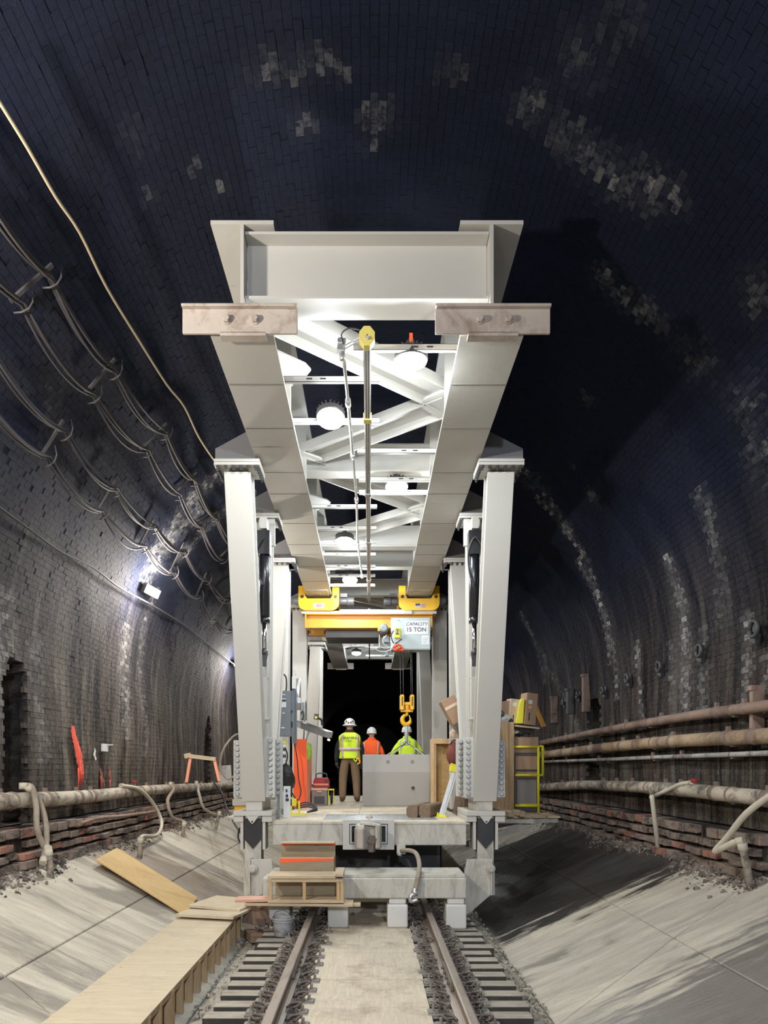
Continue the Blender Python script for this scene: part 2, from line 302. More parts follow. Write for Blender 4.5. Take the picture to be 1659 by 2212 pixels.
# ------------------------------------------------------------------ mesh builder
class MB:
    def __init__(s): s.v = []; s.f = []; s.mi = []; s.sm = []; s.cur = 0
    def add(s, vs, fs, smooth=False):
        o = len(s.v); s.v += [tuple(x) for x in vs]
        for f in fs: s.f.append(tuple(i + o for i in f)); s.mi.append(s.cur); s.sm.append(smooth)
        return s
    def hexa(s, p):      # 8 points: bottom 0-3 ccw, top 4-7
        return s.add(p, [(0, 3, 2, 1), (4, 5, 6, 7), (0, 1, 5, 4), (1, 2, 6, 5), (2, 3, 7, 6), (3, 0, 4, 7)])
    def box(s, x0, x1, y0, y1, z0, z1):
        x0, x1 = min(x0, x1), max(x0, x1); y0, y1 = min(y0, y1), max(y0, y1); z0, z1 = min(z0, z1), max(z0, z1)
        return s.hexa([(x0, y0, z0), (x1, y0, z0), (x1, y1, z0), (x0, y1, z0), (x0, y0, z1), (x1, y0, z1), (x1, y1, z1), (x0, y1, z1)])
    def rbox(s, c, size, rot=(0, 0, 0)):
        m = Matrix.Rotation(R(rot[2]), 3, 'Z') @ Matrix.Rotation(R(rot[1]), 3, 'Y') @ Matrix.Rotation(R(rot[0]), 3, 'X')
        c = Vector(c); a, b, d = [q / 2 for q in size]
        return s.hexa([c + m @ Vector(p) for p in ((-a, -b, -d), (a, -b, -d), (a, b, -d), (-a, b, -d), (-a, -b, d), (a, -b, d), (a, b, d), (-a, b, d))])
    def beam(s, p0, p1, wx, wy, up=(1, 0, 0)):
        """box along p0-p1, wx wide along 'up', wy along the other normal"""
        p0, p1 = Vector(p0), Vector(p1); d = (p1 - p0).normalized(); u = Vector(up); u = (u - d * u.dot(d)).normalized(); n = d.cross(u)
        u = u * wx / 2; n = n * wy / 2
        return s.hexa([p0 - u - n, p0 + u - n, p0 + u + n, p0 - u + n, p1 - u - n, p1 + u - n, p1 + u + n, p1 - u + n])
    def prism(s, poly, axis, a, b):
        """polygon in the two other axes, extruded along axis from a to b"""
        n = len(poly)
        def P(q, t): return {'x': (t, q[0], q[1]), 'y': (q[0], t, q[1]), 'z': (q[0], q[1], t)}[axis]
        vs = [P(q, a) for q in poly] + [P(q, b) for q in poly]
        fs = [tuple(range(n)), tuple(range(2 * n - 1, n - 1, -1))] + [(i, i + n, (i + 1) % n + n, (i + 1) % n) for i in range(n)]
        return s.add(vs, fs)
    def tube(s, pts, r, seg=8, caps=True):
        pts = [Vector(p) for p in pts]; n = len(pts); rs = r if isinstance(r, (list, tuple)) else [r] * n
        t0 = (pts[1] - pts[0]).normalized(); u = t0.orthogonal().normalized(); vs = []
        for i, p in enumerate(pts):
            t = (pts[min(i + 1, n - 1)] - pts[max(i - 1, 0)]).normalized()
            u = (u - t * u.dot(t)).normalized(); v = t.cross(u)
            for k in range(seg):
                a = 2 * math.pi * k / seg; vs.append(p + (u * math.cos(a) + v * math.sin(a)) * rs[i])
        fs = [(i * seg + k, i * seg + (k + 1) % seg, (i + 1) * seg + (k + 1) % seg, (i + 1) * seg + k) for i in range(n - 1) for k in range(seg)]
        s.add(vs, fs, True)
        if caps:
            o = len(s.v) - len(vs)
            for f in (tuple(range(seg))[::-1], tuple(range((n - 1) * seg, n * seg))):
                s.f.append(tuple(i + o for i in f)); s.mi.append(s.cur); s.sm.append(False)
        return s
    def cyl(s, p0, p1, r, seg=12): return s.tube([p0, p1], r, seg)
    def lathe(s, prof, c, axis='z', seg=20, sx=1.0, sy=1.0):
        """surface of revolution; rings where the profile turns sharply are doubled so that the edge stays crisp"""
        c = Vector(c); rings = [prof[0]]; n = len(prof); strips = []; 
        for i in range(1, n):
            a, b = Vector(prof[i - 1]), Vector(prof[i]); k = len(rings) - 1
            if i > 1:
                d0 = (a - Vector(prof[i - 2])); d1 = b - a
                if d0.length > 1e-9 and d1.length > 1e-9 and d0.angle(d1) > R(38): rings.append(prof[i - 1]); k = len(rings) - 1
            rings.append(prof[i]); strips.append((k, len(rings) - 1))
        vs = []
        for (r, h) in rings:
            for k in range(seg):
                a = 2 * math.pi * k / seg; p = (r * math.cos(a) * sx, r * math.sin(a) * sy, h)
                if axis == 'y': p = (p[0], p[2], p[1])
                if axis == 'x': p = (p[2], p[0], p[1])
                vs.append(c + Vector(p))
        o = len(s.v)
        fs = [(i * seg + k, i * seg + (k + 1) % seg, j * seg + (k + 1) % seg, j * seg + k) for i, j in strips for k in range(seg)]
        s.add(vs, fs, seg > 8)
        m = len(rings); cap0 = [c_ for c_ in vs[:seg]]; cap1 = vs[(m - 1) * seg:]
        s.add(cap0, [tuple(range(seg))[::-1]]); s.add(cap1, [tuple(range(seg))]); return s
    def ibeam_y(s, x, y0, y1, z0, z1, bf, tf, tw):
        s.box(x - bf/2, x + bf/2, y0, y1, z0, z0 + tf); s.box(x - bf/2, x + bf/2, y0, y1, z1 - tf, z1)
        return s.box(x - tw/2, x + tw/2, y0, y1, z0 + tf, z1 - tf)
    def ibeam_x(s, x0, x1, y, z0, z1, bf, tf, tw):
        s.box(x0, x1, y - bf/2, y + bf/2, z0, z0 + tf); s.box(x0, x1, y - bf/2, y + bf/2, z1 - tf, z1)
        return s.box(x0, x1, y - tw/2, y + tw/2, z0 + tf, z1 - tf)
def mesh_from(mb, mats, off=(0, 0, 0), name='mesh'):
    me = bpy.data.meshes.new(name)
    o = Vector(off)
    me.from_pydata([(x - o.x, y - o.y, z - o.z) for x, y, z in mb.v], [], mb.f)
    if not isinstance(mats, (list, tuple)): mats = [mats]
    for m in mats: me.materials.append(M[m] if isinstance(m, str) else m)
    me.polygons.foreach_set('material_index', mb.mi); me.polygons.foreach_set('use_smooth', mb.sm)
    me.update()
    return me
OFF = {}
def thing(name, label, cat, loc=(0, 0, 0), group=None):
    o = bpy.data.objects.new(name, None); COL.objects.link(o); o.location = loc; o.empty_display_size = 0.1
    o['label'] = label; o['category'] = cat
    if group: o['group'] = group
    OFF[o.name] = Vector(loc); return o
def part(mb, name, mats, parent, label=None, bevel=0, kind=None):
    me = mesh_from(mb, mats, OFF[parent.name], name)
    o = bpy.data.objects.new(name, me); COL.objects.link(o); o.parent = parent; OFF[o.name] = OFF[parent.name]
    if label: o['label'] = label
    if kind: o['kind'] = kind
    if bevel:
        b = o.modifiers.new('edge', 'BEVEL'); b.width = bevel; b.segments = 2; b.limit_method = 'ANGLE'; b.angle_limit = R(40)
    return o
def solo(mb, name, mats, label, cat, loc=(0, 0, 0), group=None, bevel=0, kind=None):
    me = mesh_from(mb, mats, loc, name); o = bpy.data.objects.new(name, me); COL.objects.link(o); o.location = loc
    o['label'] = label; o['category'] = cat; OFF[o.name] = Vector(loc)
    if group: o['group'] = group
    if kind: o['kind'] = kind
    if bevel:
        b = o.modifiers.new('edge', 'BEVEL'); b.width = bevel; b.segments = 2; b.limit_method = 'ANGLE'; b.angle_limit = R(40)
    return o
def struct(mb, name, mats, parent=None, kind='structure'):
    me = mesh_from(mb, mats, (0, 0, 0), name); o = bpy.data.objects.new(name, me); COL.objects.link(o); OFF[o.name] = Vector()
    if parent: o.parent = parent
    if kind: o['kind'] = kind
    return o
def copy_tree(o, parent=None, loc=None):
    c = o.copy(); COL.objects.link(c)
    if parent: c.parent = parent
    if loc is not None: c.location = loc
    for ch in o.children: copy_tree(ch, c)
    return c
def share(me, name, parent, loc, rot=(0, 0, 0), scale=None, label=None):
    o = bpy.data.objects.new(name, me); COL.objects.link(o); o.parent = parent
    o.location = Vector(loc) - OFF[parent.name]; o.rotation_euler = rot
    if scale: o.scale = scale
    if label: o['label'] = label
    return o
def smooth_path(pts, n=6):
    """Catmull-Rom through the points"""
    P = [Vector(p) for p in pts]; P = [P[0] * 2 - P[1]] + P + [P[-1] * 2 - P[-2]]; out = []
    for i in range(1, len(P) - 2):
        a, b, c, d = P[i-1:i+3]
        for k in range(n):
            t = k / n
            out.append(0.5 * ((2*b) + (c - a)*t + (2*a - 5*b + 4*c - d)*t*t + (3*b - a - 3*c + d)*t**3))
    out.append(P[-2]); return out
def text_mesh(body, size, parent, mat, loc, rot, name='lettering', label=None, shear=0.0, extrude=0.001, align='CENTER', bold=0.0):
    cu = bpy.data.curves.new(name, 'FONT'); cu.body = body; cu.size = size; cu.extrude = extrude; cu.align_x = align; cu.align_y = 'CENTER'; cu.shear = shear
    cu.offset = bold
    tmp = bpy.data.objects.new('tmp', cu); COL.objects.link(tmp); dg = bpy.context.evaluated_depsgraph_get()
    me = bpy.data.meshes.new_from_object(tmp.evaluated_get(dg)); me.name = name
    bpy.data.objects.remove(tmp); me.materials.clear(); me.materials.append(M[mat])
    o = bpy.data.objects.new(name, me); COL.objects.link(o); o.parent = parent; o.location = Vector(loc) - OFF[parent.name]; o.rotation_euler = rot
    if label: o['label'] = label
    return o
# ================================================================== THE TUNNEL
FZ = CH - 2.25                          # invert floor
BZ = CH - 0.68                          # top of the brick ledge
ARC = math.pi * VR
HW = VC - BZ                            # height of the vertical wall under the springing
LEN = HW * 2 + ARC
NICHES = []                             # (side, y0, y1, z0, z1, depth)
p = at_x(35, 1560, -VR); NICHES.append((-1, p.y - 0.30, p.y + 0.30, BZ + 0.05, CH - (1432 - 1660) / F * p.y, 0.55))
p = at_x(449, 1600, -VR); NICHES.append((-1, p.y - 0.35, p.y + 0.35, BZ + 0.05, CH - (1550 - 1660) / F * p.y, 0.5))
p = at_x(1281, 1600, VR); NICHES.append((1, p.y - 0.42, p.y + 0.42, BZ + 0.3, CH - (1510 - 1660) / F * p.y, 0.5))
def vault_pt(s, off=0.0):
    """s: metres along the section from the left ledge over the crown to the right ledge; off > 0 = into the tunnel"""
    if s < HW: return (-VR + off, BZ + s, 1.0, 0.0)
    if s > HW + ARC: return (VR - off, BZ + (LEN - s), -1.0, 0.0)
    a = (s - HW) / VR; r = VR - off
    return (-r * math.cos(a), VC + r * math.sin(a), math.cos(a), -math.sin(a))
def in_niche(x, y, z, grow=0.0):
    for sd, y0, y1, z0, z1, dp in NICHES:
        if x * sd > 0 and z < VC and y0 - grow < y < y1 + grow and z0 - grow < z:
            k = (y - (y0 + y1) / 2) / ((y1 - y0) / 2 + grow)
            if z < z1 + grow - 0.35 * (1 - math.sqrt(max(0, 1 - k * k))): return dp
    return 0.0
VP = [math.sin(i * 1.7) for i in range(64)]
def lump(y, s):
    return 0.035 * math.sin(y * 1.3 + s * 0.8) * math.sin(s * 1.1 - y * 0.4) + 0.010 * math.sin(y * 3.7 + 2.0 * math.sin(s * 1.9)) + 0.004 * math.sin(s * 6.1 + y * 5.3)
def blob(px, py, rad, amt): 
    v = on_vault(px, py); return (v.x, v.y, v.z, rad * .6, amt * .55)
WHITE = [blob(822, 255, .22, 1), blob(800, 240, .12, .9), blob(660, 275, .16, .55), blob(575, 145, .2, .5), blob(690, 130, .22, .5), blob(745, 150, .12, .8), blob(640, 160, .12, .6),
         blob(800, 320, .10, .9), blob(980, 150, .18, .4), blob(1160, 240, .3, .55), blob(1230, 300, .28, .75), blob(1290, 350, .25, .9), blob(1340, 385, .3, .85),
         blob(1400, 400, .33, .8), blob(1450, 420, .25, .7), blob(1310, 600, .2, .95), blob(1345, 640, .2, 1), blob(1390, 670, .2, 1), blob(1430, 705, .16, .9), blob(1270, 860, .16, .6),
         blob(1280, 1070, .22, .5), blob(1640, 640, .35, .5), blob(1500, 780, .4, .35), blob(1620, 880, .5, .45), blob(1645, 980, .5, .5), blob(475, 405, .12, .5), blob(320, 430, .12, .5), blob(420, 365, .1, .5),
         blob(1240, 1010, .1, .4), blob(1150, 1040, .5, .25), blob(1260, 130, .35, .3), blob(1330, 60, .3, .25), blob(110, 850, .3, .4), blob(400, 1140, .5, .6), blob(350, 1200, .4, .5), blob(300, 300, .2, .25)]
# long lime streaks running round the section: (y, spread, s-range as z-range on a side, amount)
STREAK = []
def streak(px0, py0, px1, py1, wid, amt):
    a, b = on_vault(px0, py0), on_vault(px1, py1); STREAK.append((a.x > 0, a.y, b.y, min(a.z, b.z), max(a.z, b.z), wid, amt))
for q in ((1335, 1480, 1265, 1240, .10, 1), (1315, 1400, 1200, 1110, .07, .9), (1290, 1290, 1135, 1020, .09, .6), (1485, 1520, 1455, 1240, .10, 1), (1480, 1530, 1478, 1400, .09, 1), (1520, 1530, 1515, 1400, .12, .6),
          (1388, 1560, 1375, 1420, .09, .8), (1605, 1560, 1608, 1380, .10, 1), (1650, 1560, 1652, 1460, .10, .9), (1455, 1560, 1450, 1430, .08, .5), (1250, 1590, 1180, 1440, .2, .3), (355, 1160, 425, 1060, .2, .55), (1170, 1450, 1140, 1350, .2, .4),
          (330, 1230, 400, 1130, .25, .6), (500, 1090, 400, 1200, .15, .5), (15, 1560, 10, 1320, .35, .55), (95, 1600, 80, 1420, .2, .4), (275, 1560, 270, 1390, .25, .6), (315, 1600, 330, 1300, .15, .35), (1555, 1300, 1530, 1100, .15, .35)):
    streak(*q)
def tones(x, y, z):
    wh = 0.0
    for bx, by, bz, r, a in WHITE:
        d2 = (x - bx)**2 + (y - by)**2 + (z - bz)**2
        if d2 < 4 * r * r: wh = max(wh, a * math.exp(-d2 / (r * r)))
    for sd, y0, y1, z0, z1, wd, a in STREAK:
        if (x > 0) == sd and z0 - .3 < z < z1 + .3:
            t = min(1, max(0, (z - z0) / (z1 - z0 + 1e-6))); yc = y0 + (y1 - y0) * t
            d = abs(y - yc) / wd
            if d < 2: wh = max(wh, a * math.exp(-d * d))
    return wh
def add_tone(me, cols):
    at = me.color_attributes.new('tone', 'FLOAT_COLOR', 'CORNER')
    at.data.foreach_set('color', np.asarray(cols, dtype=np.float32).ravel())
def vault_shell(name, s0, s1, kind='structure'):
    ys = list(np.arange(4.2, 24.0, 0.12)) + [26, 29, 33, 38, 45, 55, 70, 95]
    ys = [-26, -18, -10, -4, 0, 3] + ys
    ss = list(np.linspace(s0, s1, max(2, int((s1 - s0) / 0.12))))
    vs = []; uvs = []
    for y in ys:
        for s in ss:
            px, pz, nx, nz = vault_pt(s)
            o = -0.005 + lump(y, s)
            dp = in_niche(px, y, pz)
            px, pz, nx, nz = vault_pt(s, o - dp)
            vs.append((px, y, pz)); uvs.append((y, min(s, LEN - s)))
    n = len(ss)
    fs = [(i*n + k, (i+1)*n + k, (i+1)*n + k + 1, i*n + k + 1) for i in range(len(ys) - 1) for k in range(n - 1)]
    me = bpy.data.meshes.new(name); me.from_pydata(vs, [], fs); me.materials.append(M['mortar'])
    uvl = me.uv_layers.new(name='UVMap')
    idx = np.array([i for f in fs for i in f]); ua = np.array(uvs, dtype=np.float32)
    uvl.data.foreach_set('uv', ua[idx].ravel())
    tn = np.array([(0.5, tones(*v) * 0.8, 0, 1) for v in vs], dtype=np.float32)
    add_tone(me, tn[idx])
    o = bpy.data.objects.new(name, me); COL.objects.link(o); o['kind'] = kind; OFF[o.name] = Vector()
    return o
SA = HW + ARC * 0.17
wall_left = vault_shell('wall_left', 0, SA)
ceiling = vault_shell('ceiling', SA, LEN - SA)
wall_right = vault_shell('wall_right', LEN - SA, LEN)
# bricks: real proud pieces laid along the tunnel
BL, BH = 0.165, 0.074
def brick_geo(y, s, jit):
    """eight corners of one brick and its uv"""
    g = 0.0025; h = jit
    v = []
    ya, yb = y + g, y + BL - g; sa, sb = s + g * 0.7, s + BH - g * 0.7
    for off in (-0.05, 0.0):
        for (yy, sx) in ((ya, sa), (yb, sa), (yb, sb), (ya, sb)):
            o = off + lump(yy, sx) + (h if off == 0.0 else 0)
            px, pz, _, _ = vault_pt(sx, o); v.append((px, yy, pz))
    return v
BF = [(4, 5, 6, 7), (0, 1, 5, 4), (1, 2, 6, 5), (2, 3, 7, 6), (3, 0, 4, 7)]
def make_bricks():
    cand = []
    ncs = int(LEN / BH)
    for j in range(ncs):
        s = j * BH; sm = s + BH / 2
        x, z, _, _ = vault_pt(sm)
        for i in range(int((23.5 - 4.3) / BL)):
            y = 4.3 + i * BL + (BL / 2 if j % 2 else 0)
            ym = y + BL / 2
            px = 800 + x / ym * F; py = 1660 - (z - CH) / ym * F
            if px < -60 or px > 1719 or py < -60: continue
            if in_niche(x, ym, z, 0.02 + 0.07 * math.sin(z * 7.0 + ym * 3) ** 2): continue
            r = rng.random()
            if r < 0.004: continue
            # on the lower walls the facing is spalled: fewer, rougher bricks
            low = (sm < HW + 1.0) or (sm > LEN - HW - 1.0)
            jit = rng.normal(0, 0.0016)
            wh = tones(x, ym, z)
            tone = min(1, max(0, rng.normal(0.5, 0.16)))
            cand.append((1.0 / (ym * ym), sm, y, s, jit, (tone, min(1, wh * (0.15 + 1.15 * rng.random() ** 1.3)), 1.0 if (low and rng.random() < 0.0) else 0.0, 1)))
    return cand
cand = make_bricks()
def brick_mesh(name, items):
    vs, fs, uv, cl = [], [], [], []
    for _, sm, y, s, jit, tn in items:
        o = len(vs); g = brick_geo(y, s, jit); vs += g
        us = [(v[1], min(s, LEN - s) + (0.0 if k in (0, 1, 4, 5) else BH)) for k, v in enumerate(g)]
        for f in BF:
            fs.append(tuple(i + o for i in f)); uv += [us[i] for i in f]; cl += [tn] * 4
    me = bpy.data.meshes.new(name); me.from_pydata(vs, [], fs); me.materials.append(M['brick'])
    l = me.uv_layers.new(name='UVMap'); l.data.foreach_set('uv', np.array(uv, dtype=np.float32).ravel()); add_tone(me, cl)
    return me
for nm, root, lo, hi in (('ceiling', ceiling, SA, LEN - SA), ('wall_left', wall_left, 0, SA), ('wall_right', wall_right, LEN - SA, LEN)):
    its = sorted([c for c in cand if lo <= c[1] < hi], key=lambda c: -c[0])
    single = 300 if nm == 'ceiling' else 60
    # the ones that show largest in the photograph are parts of their own
    for c in its[:single]:
        o = bpy.data.objects.new('brick', brick_mesh('brick', [c])); COL.objects.link(o); o.parent = root
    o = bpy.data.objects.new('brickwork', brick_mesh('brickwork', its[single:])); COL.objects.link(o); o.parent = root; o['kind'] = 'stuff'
# ledge of larger stretcher bricks along the foot of each wall, with gaping courses
def ledge(root, sd):
    rows = [(BZ - 0.13, 0.13), (BZ - 0.25, 0.105), (BZ - 0.37, 0.10), (BZ - 0.50, 0.115)]
    y0 = 7.6
    for ri, (z, h) in enumerate(rows):
        y = y0 + (0.14 if ri % 2 else 0)
        while y < 22:
            L = 0.27 + rng.random() * 0.10
            out = 0.0 + 0.035 * ri * (rng.random() * 1.4 - 0.4) + rng.normal(0, 0.012)
            if rng.random() < (0.02 + 0.05 * (ri == 2)): y += L; continue
            mb = MB(); zz = z + rng.normal(0, .006)
            xf = (4.03 - out) * sd; xb = 4.38 * sd
            mb.rbox(((xf + xb) / 2, y + L / 2, zz + h / 2 - 0.01), (abs(xf - xb), L - 0.022, h - 0.022), (0, rng.normal(0, 1.2), rng.normal(0, 1.0)))
            me = mesh_from(mb, 'ledge_red' if rng.random() < (.25 if 8 < y < 12 else .08) else 'ledge', (0, 0, 0), 'ledge_brick')
            l = me.uv_layers.new(name='UVMap')
            co = [me.vertices[lp.vertex_index].co for lp in me.loops]
            l.data.foreach_set('uv', np.array([(c.y * 1.0, c.z + 0.2) for c in co], dtype=np.float32).ravel())
            red = .7 if rng.random() < 0.12 else (0.3 if rng.random() < .2 else 0)
            add_tone(me, [(0.55 + rng.random() * .35, 0.25 * (rng.random() < .5), red, 1)] * len(co))
            o = bpy.data.objects.new('brick', me); COL.objects.link(o); o.parent = root
            b = o.modifiers.new('edge', 'BEVEL'); b.width = 0.008; b.segments = 1
            y += L
for root, sd in ((wall_left, -1), (wall_right, 1)):
    ledge(root, sd)
    mb = MB()            # core of the ledge behind the facing bricks
    mb.box(4.10 * sd, 4.45 * sd, -25, 95, FZ, BZ - 0.02)
    mb.box(4.03 * sd, 4.12 * sd, 21.9, 95, FZ, BZ)
    me = mesh_from(mb, 'mortar', (0, 0, 0), 'ledge_core'); l = me.uv_layers.new(name='UVMap')
    l.data.foreach_set('uv', np.array([(me.vertices[q.vertex_index].co.y, me.vertices[q.vertex_index].co.z) for q in me.loops], dtype=np.float32).ravel())
    add_tone(me, [(0.5, 0, 0, 1)] * len(me.loops))
    o = bpy.data.objects.new('ledge_core', me); COL.objects.link(o); o.parent = root
    # crumbled brick and mortar at the toe of the ledge
    mb = MB()
    for k in range(5200):
        y = 7.5 + rng.random() ** 1.3 * 13; x = 4.03 - abs(rng.normal(0, .10 + .05 * math.sin(y * 1.7))); z = CH - (SL0 - SL1 * x); q = 0.004 + rng.random() ** 5 * .024
        mb.rbox((x * sd, y, z + q * .3), (q * 1.6, q * 2.0, q), tuple(rng.random(3) * 180))
    me = mesh_from(mb, 'rubble', (0, 0, 0), 'mortar_rubble'); l = me.uv_layers.new(name='UVMap')
    l.data.foreach_set('uv', np.array([(me.vertices[q.vertex_index].co.y, 1.0) for q in me.loops], dtype=np.float32).ravel())
    add_tone(me, [(0.8, .25, 0, 1)] * len(me.loops))
    o = bpy.data.objects.new('mortar_rubble', me); COL.objects.link(o); o.parent = root; o['kind'] = 'stuff'
# ---- invert floor: slabs with open joints, trackbed between
mb = MB(); mb.box(-1.66, 1.66, -26, 95, FZ - 0.15, FZ)
for sd in (-1, 1):        # bedding under the slabs
    pts = [(1.60 * sd, FZ - 0.03), (4.2 * sd, CH - (SL0 - SL1 * 4.2) - 0.06), (4.2 * sd, FZ - 0.3), (1.60 * sd, FZ - 0.3)]
    mb.prism(pts if sd > 0 else pts[::-1], 'y', -26, 95)
floor = struct(mb, 'floor', 'trackbed')
mb2 = MB(); mb2.box(-4.6, 4.6, 95, 95.2, FZ - .1, VC + VR + .2); struct(mb2, 'added_cap_far', 'litter_dark')  # added black cap, shuts world light out and paints the far dark
mb2 = MB(); mb2.box(-4.6, 4.6, -26.2, -26, FZ - .1, VC + VR + .2); struct(mb2, 'added_cap_rear', 'litter_dark')  # added cap behind the camera, unseen, blocks world light
def slab(xa, xb, ya, yb, skew, sd):
    mb = MB(); g = 0.006; nx = 4; t = 0.10
    vs = []; fs = []
    for j, lay in enumerate((0, 1)):
        for i in range(nx + 1):
            x = xa + g + (xb - xa - 2 * g) * i / nx
            for yy in (ya + g, yb - g):
                z = CH - (SL0 - SL1 * x) + (0.0 if lay == 0 else -t)
                vs.append((x * sd, yy + skew * (x - 1.6), z))
    n = 2 * (nx + 1)
    for i in range(nx):
        a = 2 * i
        fs.append((a, a + 2, a + 3, a + 1)); fs.append((n + a, n + a + 1, n + a + 3, n + a + 2))
        fs.append((a, n + a, n + a + 2, a + 2)); fs.append((a + 1, a + 3, n + a + 3, n + a + 1))
    fs.append((0, 1, n + 1, n)); fs.append((n - 2, 2 * n - 2, 2 * n - 1, n - 1))
    mb.add(vs, fs)
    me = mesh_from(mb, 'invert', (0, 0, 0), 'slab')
    bm = bmesh.new(); bm.from_mesh(me); bmesh.ops.recalc_face_normals(bm, faces=bm.faces); bm.to_mesh(me); bm.free()
    o = bpy.data.objects.new('slab', me); COL.objects.link(o); o.parent = floor
    b = o.modifiers.new('edge', 'BEVEL'); b.width = 0.008; b.segments = 1; b.limit_method = 'ANGLE'
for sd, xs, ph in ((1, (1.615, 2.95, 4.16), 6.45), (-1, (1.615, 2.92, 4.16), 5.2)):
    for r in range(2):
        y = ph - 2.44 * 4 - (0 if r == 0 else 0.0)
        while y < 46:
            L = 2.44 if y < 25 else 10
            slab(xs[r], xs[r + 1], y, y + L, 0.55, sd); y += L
# kerb strips beside the ties and a scatter of grit on them
mb = MB()
for sd in (-1, 1):
    for k in range(26):
        y = 2 + k * 1.1; j = rng.normal(0, .006)
        mb.box(1.42 * sd, (1.60 + j) * sd, y, y + 1.085, FZ, FZ + 0.035 + j)
part(mb, 'kerb', 'kerb', floor, bevel=0.01)
mb = MB()
for k in range(2600):
    sd = 1 if rng.random() < .6 else -1
    y = 4.5 + rng.random() * 8; x = sd * (1.20 + rng.random() * .42); q = .004 + rng.random() ** 3 * .022
    mb.rbox((x, y, FZ + (0.04 if abs(x) > 1.42 else 0.0) + q * .3), (q * 1.5, q * 1.7, q), tuple(rng.random(3) * 180))
part(mb, 'grit', 'kerb', floor, kind='stuff')
# ================================================================== TRACK
TT = CH - 2.03                           # top of the ties
tie_me = None
def build_tie_parts(root):
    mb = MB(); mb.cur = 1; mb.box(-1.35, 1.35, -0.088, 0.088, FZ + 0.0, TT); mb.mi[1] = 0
    part(mb, 'timber', ['tie', 'tie_side_shade'], root, bevel=0.010)
    for sx in (-1, 1):
        xr = 0.75 * sx
        mb = MB(); mb.box(xr - .26, xr + .26, -0.075, 0.075, TT, TT + 0.022); mb.box(xr - .085, xr - .075, -.075, .075, TT + .02, TT + .05); mb.box(xr + .075, xr + .085, -.075, .075, TT + .02, TT + .05)
        pl = part(mb, 'tie_plate', 'clip_dusty', root, bevel=0.004)
        for side in (-1, 1):
            # spring clip: a bent rod looping over the rail foot, with a shoulder block and a bolt
            c = xr + side * 0.135; z0 = TT + 0.035
            mb = MB()
            pts = [(c - side*.05, -.02, z0 + .03), (c - side*.02, .035, z0 + .045), (c + side*.03, .05, z0 + .05), (c + side*.06, .01, z0 + .055), (c + side*.03, -.04, z0 + .045), (c, -.01, z0 + .02)]
            mb.tube(smooth_path(pts, 4), 0.011, 6)
            mb.box(c - .035, c + .035, -.035, .035, TT + .02, TT + .05)
            part(mb, 'clip', 'clip', pl)
            mb = MB(); mb.lathe([(.020, 0), (.020, .018), (.013, .020), (.013, .055), (.008, .060)], (c + side * .075, 0, TT + .022), seg=8)
            mb.box(c + side * .055, c + side * .115, -.05, .05, TT + .022, TT + .034)
            part(mb, 'hold_down_bolt', 'clip_dusty', pl)
tie0 = thing('railroad_tie', 'dusty hardwood railroad tie crossing under both rails and the centre plywood', 'railroad tie', (0, 5.2, 0), 'railroad ties')
OFF[tie0.name] = Vector((0, 0, 0))
build_tie_parts(tie0)
for k in range(1, 33):
    y = 5.2 + k * 0.30
    c = copy_tree(tie0, None, (rng.normal(0, .018), y + rng.normal(0, .012), 0)); c.rotation_euler = (0, 0, rng.normal(0, .006))
def rail(x, label, y0=2.0, y1=60.0):
    prof = [(-.0375, 0), (-.0375, -.028), (-.02, -.040), (-.009, -.050), (-.009, -.135), (-.03, -.148), (-.07, -.156), (-.07, -.172), (.07, -.172), (.07, -.156), (.03, -.148), (.009, -.135), (.009, -.050), (.02, -.040), (.0375, -.028), (.0375, 0), (.025, .004), (-.025, .004)]
    root = thing('rail', label, 'rail', (x, y0, TT + .02))
    dz = TT + 0.022 + .172
    mb = MB(); mb.prism([(x + a, dz + b) for a, b in prof], 'y', y0, y1)
    part(mb, 'rail_bar', 'rail', root)
    # joint bars with bolts
    yj = 6.9 if x > 0 else 7.3
    for sd in (-1, 1):
        mb = MB(); mb.box(x + sd * .010, x + sd * .040, yj - .35, yj + .35, dz - .135, dz - .048)
        part(mb, 'joint_bar', 'clip_dusty', root, bevel=.006)
    for k in range(4):
        mb = MB(); mb.cyl((x - .065, yj - .26 + k * .173, dz - .09), (x + .065, yj - .26 + k * .173, dz - .09), .015, 8); part(mb, 'joint_bolt', 'clip', root)
    return root
rail(-0.75, 'left running rail, rusty steel, beside the plywood strip on the walkway side')
rail(0.75, 'right running rail, rusty steel, nearer the bare concrete slope')
# plywood sheets laid between the rails
def sheet(name, mat, label, x0, x1, y0, y1, z, t=0.018, rot=0, cat='plywood sheet', group=None):
    mb = MB(); cx, cy = (x0 + x1) / 2, (y0 + y1) / 2
    mb.rbox((cx, cy, z + t / 2), (x1 - x0, y1 - y0, t), (0, 0, rot))
    return solo(mb, name, mat, label, cat, (cx, cy, z), group, bevel=.002)
sheet('plywood_sheet', 'ply_track', 'dusty plywood sheet between the rails, nearest to the bottom of the photo', -.585, .50, 5.0, 7.05, TT + .0, rot=0.3)
sheet('plywood_sheet', 'ply_track', 'dusty plywood sheet between the rails, the long one in the middle of the strip', -.585, .505, 7.062, 8.08, TT + .0)
sheet('plywood_sheet', 'ply_track', 'dusty plywood sheet between the rails, just in front of the white concrete blocks', -.58, .50, 8.092, 9.30, TT + .0)
sheet('plywood_sheet', 'ply_track', 'plywood sheet running under the gantry between the two middle blocks', -.52, .47, 9.312, 12.0, TT + .0)
